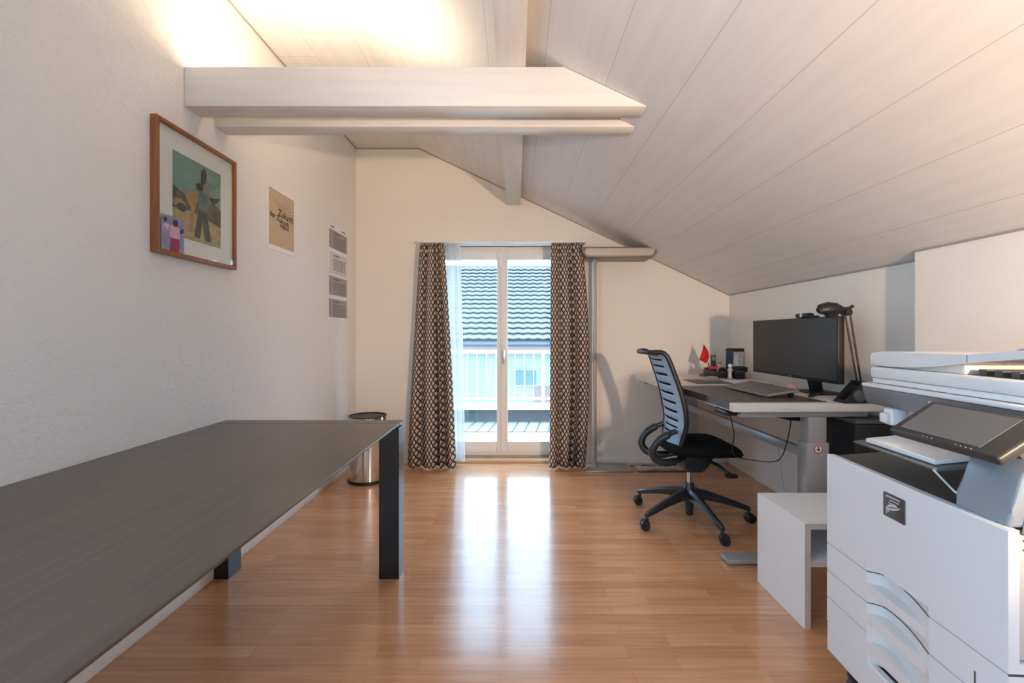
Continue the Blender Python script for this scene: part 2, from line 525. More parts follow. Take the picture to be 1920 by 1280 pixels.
g = M['sheer'] = bpy.data.materials.new('sheer_white_voile')
g.use_nodes = True
t = g.node_tree
t.nodes.remove(t.nodes['Principled BSDF'])
df = t.nodes.new('ShaderNodeBsdfDiffuse'); df.inputs[0].default_value = (0.85, 0.87, 0.88, 1)
tl = t.nodes.new('ShaderNodeBsdfTranslucent'); tl.inputs[0].default_value = (0.85, 0.88, 0.9, 1)
tr = t.nodes.new('ShaderNodeBsdfTransparent')
m1 = t.nodes.new('ShaderNodeMixShader'); m1.inputs[0].default_value = 0.5
m2 = t.nodes.new('ShaderNodeMixShader'); m2.inputs[0].default_value = 0.22
t.links.new(df.outputs[0], m1.inputs[1]); t.links.new(tl.outputs[0], m1.inputs[2])
t.links.new(m1.outputs[0], m2.inputs[1]); t.links.new(tr.outputs[0], m2.inputs[2])
t.links.new(m2.outputs[0], t.nodes['Material Output'].inputs['Surface'])

# ------------------------------------------------------------------ room shell
XL, XR, XS, YB, YS, YF = -1.456, 1.942, 1.875, 4.141, 2.138, -1.6
ZT = 2.864
def cz(x): return ZT - 0.472 * max(0.0, x + 0.883)
TH = 0.30

f = MB(); f.box(XL - .2, XR + .2, YF - .3, YB + .115, -0.15, 0)
struct('floor', f, M['floor'], uv=lambda co, fc: (co.x + 10, co.y + 10), smooth=0)

c = MB()
SX0, SX1, SY0, SY1 = 0.50, 1.22, -1.40, -0.30        # unseen roof window added in the slope behind the photographer for daylight
def sect(x0, x1): return [(x0, cz(x0)), (x1, cz(x1)), (x1, cz(x1) + .15), (x0, cz(x0) + .15)]
full = [(XL - .2, ZT), (-0.883, ZT), (XR + .3, cz(XR + .3)), (XR + .3, cz(XR + .3) + .15), (-0.883, ZT + .15), (XL - .2, ZT + .15)]
c.prism(full, 'y', SY1, YB + TH + .1)
c.prism(full, 'y', YF - .3, SY0)
c.prism([(XL - .2, ZT), (-0.883, ZT), (SX0, cz(SX0)), (SX0, cz(SX0) + .15), (-0.883, ZT + .15), (XL - .2, ZT + .15)], 'y', SY0, SY1)
c.prism(sect(SX1, XR + .3), 'y', SY0, SY1)
def cuv(co, fc):
    v = (co.x + 0.883) * (1.1058 if co.x > -0.883 else 1.0)
    return (co.y + 3.35, v - 1.12 + 2.9)
struct('ceiling', c, M['ceiling'], uv=cuv, smooth=0)

LW0, LW1, LZ0, LZ1 = -1.50, 0.1, 0.4, 2.4
w = MB()
w.box(XL - .2, XL, LW1, YB + TH, -.1, ZT); w.box(XL - .2, XL, YF - .3, LW0, -.1, ZT)
w.box(XL - .2, XL, LW0, LW1, -.1, LZ0); w.box(XL - .2, XL, LW0, LW1, LZ1, ZT)
struct('wall_left', w, M['plaster'], smooth=0)

DX0, DX1, DZ = -0.80, 0.54, 1.995
w = MB()
w.prism([(XL, -.1), (DX0, -.1), (DX0, cz(DX0)), (-0.883, ZT), (XL, ZT)], 'y', YB, YB + TH)
w.prism([(DX0, DZ), (DX1, DZ), (DX1, cz(DX1)), (DX0, cz(DX0))], 'y', YB, YB + TH)
w.prism([(DX1, -.1), (XR, -.1), (XR, cz(XR)), (DX1, cz(DX1))], 'y', YB, YB + TH)
struct('wall_back', w, M['paint'], smooth=0)

w = MB()
w.prism([(XR, -.1), (XR + .2, -.1), (XR + .2, cz(XR + .2)), (XR, cz(XR))], 'y', YS, YB + TH)
w.prism([(XS, -.1), (XR + .2, -.1), (XR + .2, cz(XR + .2)), (XS, cz(XS))], 'y', YF - .3, YS)
struct('wall_right', w, M['paint'], smooth=0)

# rear wall behind the photographer; an unseen left-wall window is added to light the room's front
w = MB()
w.prism([(XL, -.1), (XR, -.1), (XR, cz(XR)), (-0.883, ZT), (XL, ZT)], 'y', YF - .2, YF)
struct('wall_rear', w, M['paint'], smooth=0)
wf = MB()
for y in (LW0, (LW0 + LW1) / 2 - .03, LW1 - .06): wf.box(XL - .15, XL - .09, y, y + .06, LZ0, LZ1)
wf.box(XL - .145, XL - .095, LW0 + .06, LW1 - .06, LZ0, LZ0 + .06); wf.box(XL - .145, XL - .095, LW0 + .06, LW1 - .06, LZ1 - .06, LZ1)
WIN = struct('added_window_1', wf, M['white_frame'], smooth=0)
wp = MB(); wp.box(XL - .123, XL - .117, LW0 + .06, LW1 - .06, LZ0 + .06, LZ1 - .06)
obj('pane', wp, M['glass'], WIN, world=True, smooth=0)

wf = MB()
def slp(x0, x1, a, b): return [(x0, cz(x0) + a), (x1, cz(x1) + a), (x1, cz(x1) + b), (x0, cz(x0) + b)]
wf.prism(slp(SX0, SX0 + .06, .06, .12), 'y', SY0, SY1); wf.prism(slp(SX1 - .06, SX1, .06, .12), 'y', SY0, SY1)
wf.prism(slp(SX0 + .06, SX1 - .06, .06, .12), 'y', SY0, SY0 + .06); wf.prism(slp(SX0 + .06, SX1 - .06, .06, .12), 'y', SY1 - .06, SY1)
WIN = struct('added_roof_window_2', wf, M['white_frame'], smooth=0)  # added roof window, brings more daylight onto the left wall
wp = MB(); wp.prism(slp(SX0 + .06, SX1 - .06, .085, .091), 'y', SY0 + .06, SY1 - .06)
obj('pane', wp, M['glass'], WIN, world=True, smooth=0)

# brown strips painting in the shade of the gaps between boards and walls
t_ = MB()
t_.box(XL, XL + .006, YF, YB, ZT - .008, ZT - .0005)
t_.box(XL, -0.883, YB - .006, YB, ZT - .008, ZT - .0005)
struct('gap_shade_1', t_, M['gap'], smooth=0)
t_ = MB()
t_.prism([(-0.883, ZT - .008), (XR, cz(XR) - .008), (XR, cz(XR) - .0005), (-0.883, ZT - .0005)], 'y', YB - .006, YB)
struct('gap_shade_2', t_, M['gap'], smooth=0)
t_ = MB()
t_.box(XR - .006, XR, YS, YB, cz(XR) - .007, cz(XR) - .0005)
t_.box(XS - .006, XS, YF, YS, cz(XS) - .007, cz(XS) - .0005)
struct('gap_shade_3', t_, M['gap'], smooth=0)

bb = MB(); bb.box(DX1 + .06, XR - .013, YB - .012, YB, 0, .05, .003); struct('baseboard_back', bb, M['paint'])
bb = MB(); bb.box(XL + .001, DX0 - .06, YB - .012, YB, 0, .05, .003); struct('baseboard_corner', bb, M['paint'])
bb = MB(); bb.box(XR - .012, XR, YS, YB - .013, 0, .05, .003); struct('baseboard_right', bb, M['paint'])
bb = MB(); bb.box(XL, XL + .012, YF, YB - .013, 0, .05, .003); struct('baseboard_left', bb, M['paint'])

# ---- beams
def beam_end(z): return (2.447 - z) / 0.472
bz0, bz1 = 2.172, 2.345
bm_ = MB()
bm_.prism([(XL, bz0), (beam_end(bz0) - .003, bz0), (beam_end(bz1) - .003, bz1), (XL, bz1)], 'y', 1.997, 2.107, .004)
tag(obj('ceiling_beam', bm_, M['beam']), 'white-glazed timber tie beam across the room, the nearer and larger-looking of the pair', 'beam', 'tie beams under the sloping ceiling', 'structure')
bm_ = MB()
bm_.prism([(XL, bz0), (beam_end(bz0) - .003, bz0), (beam_end(bz1) - .003, bz1), (XL, bz1)], 'y', 2.196, 2.293, .004)
tag(obj('ceiling_beam', bm_, M['beam']), 'white-glazed timber tie beam across the room, the farther one seen just below the nearer', 'beam', 'tie beams under the sloping ceiling', 'structure')
pu = MB(); pu.prism([(-.084, bz1), (.043, bz1), (.043, cz(.043) - .002), (-.084, cz(-.084) - .002)], 'y', YF, YB, .003)
tag(obj('roof_purlin', pu, M['beam_y']), 'white-glazed timber purlin running lengthwise on top of the two tie beams', 'beam', kind='structure')

# light strips lying on top of the two beams, against the left wall
for (yc, lb) in ((2.072, 'warm uplight strip lying on top of the nearer tie beam, hidden by it'), (2.262, 'warm uplight strip lying on top of the farther tie beam, hidden by it')):
    LS = thing('light_strip', lb, 'light', (-.97, yc, bz1), group='uplight strips on the tie beams')
    s_ = MB(); s_.box(-1.445, -.50, yc - .027, yc + .028, bz1 + .0005, bz1 + .008); obj('housing', s_, M['alu'], LS, world=True, smooth=0)
    s_ = MB(); s_.box(-1.44, -.505, yc - .017, yc + .018, bz1 + .008, bz1 + .013); obj('diffuser', s_, M['led'], LS, world=True, smooth=0)

# ------------------------------------------------------------------ balcony door
YD = 4.262
fr = MB()
fz0, fz1, fx0, fx1 = 0.04, 1.99, DX0 + .005, DX1 - .005
fr.box(fx0, fx0 + .05, YD, YD + .07, fz0, fz1, .004)
fr.box(fx1 - .05, fx1, YD, YD + .07, fz0, fz1, .004)
fr.box(fx0 + .05, fx1 - .05, YD, YD + .07, fz1 - .05, fz1, .004)
fr.box(fx0 + .05, fx1 - .05, YD, YD + .07, fz0, fz0 + .05, .004)
DOOR = struct('door_1', fr, M['white_frame'], 'white double-leaf glazed balcony door between the patterned curtains', 'door')
def leaf(x0, x1, st0, st1):
    l_ = MB()
    z0, z1 = fz0 + .035, fz1 - .035
    l_.box(x0, x0 + st0, YD - .018, YD + .045, z0, z1, .006)
    l_.box(x1 - st1, x1, YD - .018, YD + .045, z0, z1, .006)
    l_.box(x0 + st0, x1 - st1, YD - .018, YD + .045, z1 - .085, z1, .006)
    l_.box(x0 + st0, x1 - st1, YD - .018, YD + .045, z0, z0 + .10, .006)
    lo = obj('door_leaf', l_, M['white_frame'], DOOR, world=True)
    p_ = MB(); p_.box(x0 + st0 - .005, x1 - st1 + .005, YD + .008, YD + .014, z0 + .095, z1 - .08)
    obj('pane', p_, M['glass'], lo, world=True, smooth=0)
    return lo
xm = -0.140
leaf(fx0 + .03, xm - .001, .08, .035)
lf = leaf(xm + .001, fx1 - .03, .064, .08)
h_ = MB()
h_.box(-.125, -.095, YD - .026, YD - .018, .94, 1.03, .003)
h_.cyl((-.11, YD - .026, 1.0), (-.11, YD - .06, 1.0), .009, seg=12)
h_.box(-.119, -.101, YD - .07, YD - .056, .90, 1.012, .005)
obj('door_handle', h_, M['steel'], lf, world=True)
sl = MB(); sl.box(DX0, DX1, YB + .001, YD - .001, .0, .028, .004)
sl.box(DX0, DX1, YD, YD + .2, 0, .038)
struct('door_sill_1', sl, M['sill'])

# ---- curtain rail and curtains
rl = MB(); rl.box(-.845, .61, 3.94, 4.10, 1.968, 1.982, .003)
RAIL = tag(obj('curtain_rail', rl, M['white_frame']), 'slim white ceiling-mounted curtain rail above the balcony door', 'curtain rail')
for x in (-.70, .0, .50):
    rb = MB(); rb.box(x - .012, x + .012, 4.095, YB, 1.970, 1.992); obj('bracket', rb, M['white_frame'], RAIL, world=True)

def curtain(name, top, bot, z1, y0, nf, amp, W, mt, label, cat, mid=0.0, group=None, ph=0.0, sol=.003, bz=.012):
    z0 = bz
    def fn(u, v):
        s = v
        k = s ** 0.8
        xl = top[0] + (bot[0] - top[0]) * k
        xr = top[1] + (bot[1] - top[1]) * k + mid * math.sin(PI * s)
        a = amp * (0.42 + 0.75 * s)
        w_ = 2 * PI * nf * (u + .055 * math.sin(2 * PI * u * 1.3 + ph) + .03 * math.sin(2 * PI * 2.7 * u + 1 + ph)) + ph + 0.35 * math.sin(2.2 * s + 4 * u)
        x = xl + (xr - xl) * u + 0.003 * math.sin(2 * w_)
        y = y0 + a * math.sin(w_) + .012 * math.sin(5 * u + 6 * s)
        z = z1 + (z0 - z1) * s
        if s < .05:
            y += .006 * math.sin(2 * PI * nf * 3 * u)
        return (x, y, z)
    nu, nv = nf * 18, 46
    cb = MB(); cb.grid(fn, nu, nv)
    bm = cb.bm
    L = bm.loops.layers.uv.new('UVMap')
    bm.verts.ensure_lookup_table()
    idx = {}
    bm.verts.index_update()
    for fc in bm.faces:
        for l in fc.loops:
            i = l.vert.index % (nu + 1); j = l.vert.index // (nu + 1)
            l[L].uv = (W * i / nu, (z1 - z0) * (1 - j / nv))
    o = obj(name, cb, mt, sol=sol, smooth=80)
    return tag(o, label, cat, group)
curtain('curtain', (-.838, -.632), (-.955, -.525), 1.966, 3.975, 4, .042, .80, M['curtain'], 'black and beige lattice-patterned curtain gathered left of the balcony door', 'curtain', group='lattice curtains at the balcony door')
curtain('curtain', (.310, .578), (.292, .612), 1.966, 3.975, 4, .036, .74, M['curtain'], 'black and beige lattice-patterned curtain gathered right of the balcony door', 'curtain', mid=.05, group='lattice curtains at the balcony door', ph=1.2)
curtain('sheer_curtain', (-.625, -.50), (-.60, -.455), 1.966, 4.07, 5, .02, .5, M['sheer'], 'sheer white voile curtain drawn back beside the left patterned curtain', 'curtain', ph=.4, sol=0, bz=.035)

# ------------------------------------------------------------------ outside
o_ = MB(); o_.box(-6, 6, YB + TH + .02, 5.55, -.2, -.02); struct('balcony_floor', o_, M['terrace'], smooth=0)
m = M['slats'] = mat('pale_slatted_deck', (0.6, 0.6, 0.58), 0.8)
nt, b, N, Lk = nodes(m)
tc = N('ShaderNodeTexCoord'); mp = N('ShaderNodeMapping'); mp.inputs['Rotation'].default_value = (0, 0, R(97.6))
Lk(tc.outputs['Object'], mp.inputs['Vector'])
br = N('ShaderNodeTexBrick'); br.inputs['Scale'].default_value = 1; br.offset = 0
br.inputs['Brick Width'].default_value = 40; br.inputs['Row Height'].default_value = .145; br.inputs['Mortar Size'].default_value = .012
br.inputs['Color1'].default_value = (.28, .28, .265, 1); br.inputs['Color2'].default_value = (.25, .255, .24, 1); br.inputs['Mortar'].default_value = (.08, .08, .085, 1)
Lk(mp.outputs[0], br.inputs['Vector']); Lk(br.outputs['Color'], b.inputs['Base Color'])
o_ = MB(); o_.box(-6, 6, 5.55, 6.19, -.2, -.012); struct('balcony_deck_floor', o_, M['slats'], smooth=0)
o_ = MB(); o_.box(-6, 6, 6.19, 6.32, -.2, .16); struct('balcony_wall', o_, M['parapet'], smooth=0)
o_ = MB(); o_.box(-6, 6, 6.10, 6.36, .16, .22, .004); struct('balcony_trim', o_, M['rail_white'])
RL = thing('balcony_railing', 'white metal balcony railing with slim vertical bars beyond the glass door', 'railing', (0, 6.2, .22))
r_ = MB(); r_.box(-3.4, 3.4, 6.175, 6.225, .91, .955, .004); obj('top_rail', r_, M['rail_white'], RL, world=True)
r_ = MB(); r_.box(-3.4, 3.4, 6.185, 6.215, .285, .315, .003); obj('bottom_rail', r_, M['rail_white'], RL, world=True)
b0 = None
for i in range(-20, 27):
    x = -.655 + .1285 * i
    if abs(((i - 8) % 10)) == 0:
        p_ = MB(); p_.box(x - .02, x + .02, 6.18, 6.22, .22, .912); obj('post', p_, M['rail_white'], RL, world=True)
        continue
    if b0 is None:
        p_ = MB(); p_.cyl((0, 0, .312 - .22), (0, 0, .912 - .22), .0065, seg=8); b0 = obj('bar', p_, M['rail_white'], RL); b0.location = (x, 0, 0)
    else:
        q = b0.copy(); C.objects.link(q); q.parent = RL; q.location = (x, 0, 0)

HS = thing('neighbour_house', 'neighbouring house with grey tiled roof and pale wall seen through the balcony door', 'house', (0, 12.4, -3))
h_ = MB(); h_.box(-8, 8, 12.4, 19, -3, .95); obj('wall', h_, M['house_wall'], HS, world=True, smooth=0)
h_ = MB(); h_.box(-8.3, 8.3, 12.05, 12.40, .72, .86); h_.box(-8.3, 8.3, 12.02, 12.08, .72, .95); obj('fascia', h_, M['house_fascia'], HS, world=True, smooth=0)
h_ = MB(); h_.cyl((-8.4, 11.98, .93), (8.4, 11.98, .93), .065, seg=12); obj('gutter', h_, M['gutter'], HS, world=True)
e0 = Vector((0, 11.95, 1.0)); e1 = Vector((0, 16.4, 3.56))
nrow = 17
sd = (e1 - e0) / nrow
sn = Vector((0, -(e1 - e0).z, (e1 - e0).y)).normalized()
tw = .26
rf = MB()
ncol = 44
for k in range(nrow):
    A = e0 + sd * k; B = A + sd * 1.25
    xo = -tw * ncol / 2
    sub = 6
    def prof(i):
        ph = (i % sub) / sub
        return .013 * math.sin(2 * PI * ph)
    top = []; bot = []; low = []
    for i in range(ncol * sub + 1):
        x = xo + tw * i / sub
        w_ = prof(i)
        top.append(rf.bm.verts.new(Vector((x, 0, 0)) + A + sn * (.095 + w_)))
        low.append(rf.bm.verts.new(Vector((x, 0, 0)) + A + sn * (.062 + w_)))
        bot.append(rf.bm.verts.new(Vector((x, 0, 0)) + B + sn * (.012 + w_)))
    for i in range(ncol * sub):
        rf.bm.faces.new((top[i], top[i + 1], bot[i + 1], bot[i]))
        rf.bm.faces.new((low[i], low[i + 1], top[i + 1], top[i]))
rf.quad((-8.3, 11.95, .98), (8.3, 11.95, .98), (8.3, 16.4, 3.54), (-8.3, 16.4, 3.54))
rf.quad((-8.3, 16.4, 3.54), (8.3, 16.4, 3.54), (8.3, 21, .9), (-8.3, 21, .9))
obj('roof', rf, M['tile'], HS, world=True, smooth=50, keep=True)
h_ = MB(); h_.cyl((-8.3, 16.42, 3.58), (8.3, 16.42, 3.58), .09, seg=12); obj('ridge', h_, M['tile'], HS, world=True)
h_ = MB()
h_.box(-.09, .60, 12.36, 12.40, .20, .25); h_.box(-.09, .60, 12.36, 12.40, -.25, -.20); h_.box(-.09, -.05, 12.36, 12.40, -.2, .2); h_.box(.56, .60, 12.36, 12.40, -.2, .2); h_.box(.24, .27, 12.36, 12.40, -.2, .2)
HW = obj('window', h_, M['house_wall'], HS, world=True, smooth=0)
h_ = MB(); h_.box(-.05, .56, 12.385, 12.395, -.2, .2); obj('pane', h_, M['green_glass'], HW, world=True, smooth=0)
h_ = MB(); h_.box(.52, .95, 12.34, 12.40, -2.9, -.24); obj('door', h_, M['house_fascia'], HS, world=True, smooth=0)
o_ = MB(); o_.box(-40, 40, 6.4, 60, -3.1, -3.0); struct('ground', o_, M['grass'], smooth=0)

# ------------------------------------------------------------------ long dark table
TB = thing('dining_table', 'long dark wenge table with thick square legs set against the left wall', 'table', (-1.0, 1.3, 0))
tx0, tx1, ty0, ty1, tz = XL + .008, -.559, .36, 2.28, .742
def slab(y0, y1, nm):
    t_ = MB(); t_.prism([(tx0, tz - .022), (tx1 - .045, tz - .022), (tx1 - .002, tz - .0075), (tx1, tz - .005), (tx1, tz - .001), (tx1 - .001, tz), (tx0, tz)], 'y', y0, y1)
    return obj(nm, t_, M['table_top'], TB, world=True)
slab(ty0 + .090, ty1 - .0905, 'tabletop')
slab(ty1 - .086, ty1, 'end_board'); slab(ty0, ty0 + .086, 'end_board')
t_ = MB(); t_.box(tx1 - .090, tx1 - .070, ty0 + .1, ty1 - .105, tz - .040, tz - .0225); obj('edge_rail', t_, M['table_edge'], TB, world=True)
t_ = MB(); t_.box(tx0 + .002, tx0 + .014, ty0 + .1, ty1 - .105, tz - .040, tz - .0225); obj('edge_rail', t_, M['table_edge'], TB, world=True)
for (a, bq) in ((tx1 - .096, tx1), (tx0, tx0 + .073)):
    for (y0, y1) in ((ty1 - .104, ty1), (ty0, ty0 + .104)):
        t_ = MB(); t_.box(a, bq, y0, y1, 0, tz - (.0225 if bq < -1 else .0235), .002, 1); obj('leg', t_, M['table_leg'], TB, world=True)

# ------------------------------------------------------------------ waste bin
BN = thing('waste_bin', 'round chrome waste bin with black rim standing behind the dark table', 'bin', (-1.19, 3.66, 0))
b_ = MB(); b_.lathe([(.144, .022), (.144, .516), (.142, .516), (.142, .03)], seg=48); obj('body', b_, M['chrome'], BN)
b_ = MB(); b_.lathe([(.1422, .516), (.146, .5165), (.1475, .520), (.146, .5235), (.142, .5245), (.138, .52), (.137, .30), (.130, .30), (.130, .25)], seg=48); obj('rim', b_, M['black_plastic'], BN)
b_ = MB(); b_.lathe([(.142, 0), (.149, .003), (.149, .02), (.145, .026), (.10, .026)], seg=48); obj('base', b_, M['black_plastic'], BN)

# ------------------------------------------------------------------ floor lamp
FL = thing('floor_lamp', 'slim grey floor lamp with a flat wide head beside the right curtain', 'lamp', (.71, 3.99, 0))
l_ = MB(); l_.prism([(.59, 3.86), (1.00, 3.86), (.985, 4.10), (.665, 4.10)], 'z', 0, .014, .003); obj('base', l_, M['lamp_grey'], FL, world=True)
l_ = MB(); l_.cyl((.695, 4.0, .013), (.695, 4.0, 1.83), .0155, seg=20); l_.cyl((.695, 4.0, .013), (.695, 4.0, .04), .024, seg=20); l_.cyl((.695, 4.0, .93), (.695, 4.0, .945), .017, seg=20)
obj('pole', l_, M['lamp_grey'], FL, world=True)
l_ = MB()
l_.prism([(.555, 1.915), (1.215, 1.915), (1.195, 1.862), (1.165, 1.828), (.60, 1.828), (.57, 1.862)], 'y', 3.86, 4.12, .006)
LH = obj('head', l_, M['lamp_frame'], FL, world=True)
l_ = MB(); l_.prism([(.60, 1.902), (1.185, 1.902), (1.172, 1.862), (1.155, 1.840), (.61, 1.840), (.585, 1.862)], 'y', 3.852, 3.862, .002); tag(obj('side_panel', l_, M['diffuser'], LH, world=True), 'pale translucent side panel')

# ------------------------------------------------------------------ pictures on the left wall
WX = XL
def wpt(y, z, d=0): return (WX + d, y, z)
PF = thing('framed_picture', 'cherry-wood framed print of figures under a teal sky, small photo tucked in its corner', 'picture', (WX, 2.07, 1.50))
py0, py1, pz0, pz1, fw_, fd = 1.810, 2.332, 1.500, 2.050, .017, .028
p_ = MB()
p_.box(WX + .001, WX + fd, py0, py0 + fw_, pz0, pz1, .002); p_.box(WX + .001, WX + fd, py1 - fw_, py1, pz0, pz1, .002)
p_.box(WX + .001, WX + fd, py0 + fw_, py1 - fw_, pz0, pz0 + fw_, .002); p_.box(WX + .001, WX + fd, py0 + fw_, py1 - fw_, pz1 - fw_, pz1, .002)
obj('frame', p_, M['frame_wood'], PF, world=True)
p_ = MB(); p_.box(WX + .004, WX + .012, py0 + fw_, py1 - fw_, pz0 + fw_, pz1 - fw_); obj('mount', p_, M['mount'], PF, world=True, smooth=0)
p_ = MB(); p_.box(WX + .021, WX + .023, py0 + fw_, py1 - fw_, pz0 + fw_, pz1 - fw_); obj('pane', p_, M['picture_glass'], PF, world=True, smooth=0)
# print: sky, hedge, ground and plain figure shapes as thin printed layers
iy0, iy1, iz0, iz1 = 1.914, 2.226, 1.590, 1.950
def lay(mb, pts, k, lv):
    mb.mi = k
    d0 = WX + .0125 + lv * .0003
    V = [mb.bm.verts.new((d0, iy0 + (iy1 - iy0) * a, iz0 + (iz1 - iz0) * bq)) for a, bq in pts]
    fc = mb.bm.faces.new(V); fc.material_index = k
def blob(mb, cx, cy, rx, ry, k, lv, n=14, j=.12, seed=1):
    rnd = random.Random(seed)
    lay(mb, [(min(1, max(0, cx + rx * (1 + rnd.uniform(-j, j)) * math.cos(2 * PI * i / n))), min(1, max(0, cy + ry * (1 + rnd.uniform(-j, j)) * math.sin(2 * PI * i / n)))) for i in range(n)], k, lv)
p_ = MB()
lay(p_, [(0, .30), (1, .30), (1, 1), (0, 1)], 0, 0)
lay(p_, [(0, 0), (1, 0), (1, .32), (.5, .36), (0, .33)], 1, 1)
lay(p_, [(0, .33), (.3, .36), (.6, .34), (1, .27), (1, .50), (.85, .56), (.7, .52), (.5, .55), (.3, .52), (.12, .56), (0, .60)], 2, 2)
blob(p_, .12, .40, .13, .06, 4, 3, seed=3)
blob(p_, .16, .36, .10, .05, 3, 4, seed=4)
lay(p_, [(.55, .9), (.62, .98), (.68, .90), (.66, .80), (.60, .74), (.54, .70), (.55, .8)], 3, 3)          # foliage sprig above
lay(p_, [(.60, .74), (.66, .76), (.86, .60), (.80, .58)], 4, 4)
lay(p_, [(.72, .62), (.98, .66), (.90, .58), (.80, .54)], 3, 5)
lay(p_, [(.30, .10), (.38, .10), (.40, .34), (.52, .60), (.46, .66), (.28, .60), (.22, .52), (.34, .40)], 4, 5)   # pale standing figure
lay(p_, [(.42, .08), (.52, .08), (.56, .30), (.64, .06), (.76, .06), (.66, .40), (.74, .50), (.70, .62), (.56, .66), (.46, .58), (.50, .42)], 5, 6)
lay(p_, [(.42, .05), (.53, .05), (.58, .30), (.64, .04), (.77, .04), (.68, .40), (.50, .42)], 3, 7)
blob(p_, .52, .70, .075, .05, 3, 8, seed=9)
obj('print', p_, [M['teal_art'], M['ochre_art'], M['olive_art'], M['dark_art'], M['tan_art'], M['blue_art']], PF, world=True, smooth=0, keep=True)
iy0, iy1, iz0, iz1 = 1.838, 1.966, 1.519, 1.662
p_ = MB()
def lay2(pts, k, lv):
    p_.mi = k
    V = [p_.bm.verts.new((WX + .0235 + lv * .0004, iy0 + (iy1 - iy0) * a, iz0 + (iz1 - iz0) * bq)) for a, bq in pts]
    p_.bm.faces.new(V).material_index = k
lay2([(0, 0), (1, 0), (1, 1), (0, 1)], 0, 0)
lay2([(.34, 0), (.74, 0), (.82, .2), (.74, .42), (.40, .42)], 2, 1)
lay2([(.36, .38), (.78, .38), (.82, .62), (.70, .76), (.42, .74), (.34, .60)], 1, 2)
lay2([(.30, .55), (.36, .72), (.20, .80), (.06, .68), (.16, .62)], 1, 3)
lay2([(.52, .74), (.62, .72), (.72, .80), (.70, .92), (.58, .94), (.50, .86)], 3, 4)
lay2([(.12, .78), (.2, .78), (.24, .9), (.16, .94), (.1, .88)], 3, 5)
lay2([(.80, .56), (.94, .60), (.96, .70), (.88, .72), (.80, .64)], 3, 6)
tag(obj('corner_photo', p_, [M['lilac_art'], M['rose_art'], M['wine_art'], M['plum_art']], PF, world=True, smooth=0, keep=True), 'small colour photo of a person in pink and red')

PO = thing('poster', 'small brown poster with dark curved lettering in a clear holder', 'poster', (WX, 2.82, 1.69))
qy0, qy1, qz0, qz1 = 2.662, 2.985, 1.685, 2.050
p_ = MB(); p_.box(WX + .001, WX + .004, qy0, qy1, qz0 - .006, qz1 + .004); obj('holder', p_, M['paper'], PO, world=True, smooth=0)
p_ = MB(); p_.box(WX + .004, WX + .0045, qy0 + .016, qy1 - .006, qz0 + .022, qz1 - .006); obj('sheet', p_, M['kraft'], PO, world=True, smooth=0)
def wall_text(s, size, y, z, ang, parent, mt, d):
    me = text_mesh(s, size)
    me.materials.clear(); me.materials.append(mt)
    o = bpy.data.objects.new('lettering', me); C.objects.link(o)
    # text x axis runs along +y of the room, its y axis up the wall
    T = Matrix(((0, 0, 1, WX + d), (1, 0, 0, y), (0, 1, 0, z), (0, 0, 0, 1))) @ Matrix.Rotation(ang, 4, 'Z')
    T = inv_of(parent) @ T
    me.transform(T)
    o.parent = parent
    return o
wall_text('Zukunft', .058, 2.872, 1.893, R(-4), PO, M['ink'], .0052)
wall_text('der Zukunft', .047, 2.795, 1.862, R(-8), PO, M['ink'], .0052)
wall_text('beginnt', .036, 2.855, 1.830, R(-6), PO, M['ink'], .0052)
p_ = MB()
for k in range(4):
    ys = [2.72 + .05 * i for i in range(5)]
    zz = 1.99 - k * .014
    for i in range(4):
        s0 = -.02 * math.sin(PI * i / 4); s1 = -.02 * math.sin(PI * (i + 1) / 4)
        p_.quad((WX + .0052, ys[i] + .02 * k, zz + s0), (WX + .0052, ys[i + 1] + .02 * k, zz + s1), (WX + .0052, ys[i + 1] + .02 * k, zz + s1 + .0022), (WX + .0052, ys[i] + .02 * k, zz + s0 + .0022))
obj('thin_lines', p_, M['frame_wood'], PO, world=True, smooth=0, keep=True)

CA = thing('wall_calendar', 'long wall calendar with four month sheets near the back corner', 'calendar', (WX, 3.72, 1.27))
cy0, cy1 = 3.53, 3.895
p_ = MB(); p_.box(WX + .001, WX + .005, cy0, cy1, 1.275, 2.045, .001); obj('backing', p_, M['paper'], CA, world=True, smooth=0)
for (a, bq) in ((.05, .14), (.32, .42)):
    p_ = MB(); p_.box(WX + .005, WX + .0056, cy0 + a * .8, cy0 + bq * .8, 2.018, 2.030); obj('header_print', p_, M['cal_ink'], CA, world=True, smooth=0)
for k, (z0, z1) in enumerate(((1.855, 1.998), (1.660, 1.820), (1.485, 1.632), (1.308, 1.452))):
    p_ = MB(); p_.box(WX + .0055, WX + .013, cy0 + .006, cy1 - .006, z0, z1, .001)
    sh = obj('month_sheet', p_, M['cal_white' if k == 1 else 'cal_grey'], CA, world=True, smooth=0)
    p_ = MB()
    p_.mi = 0
    nr, nc = 6, 7
    for r in range(nr):
        for q in range(nc):
            yy = cy0 + .075 + q * .036; zz = z1 - .045 - r * .0165
            if zz - .011 > z0 + .004:
                p_.mi = 1 if (k == 1 and q == 6 and r > 2) else 0
                p_.box(WX + .013, WX + .0134, yy, yy + .022, zz - .011, zz)
    p_.mi = 0
    p_.box(WX + .013, WX + .0134, cy0 + .075, cy0 + .20, z1 - .028, z1 - .016)
    obj('date_grid', p_, [M['cal_ink'], M['cal_red']], sh, world=True, smooth=0)

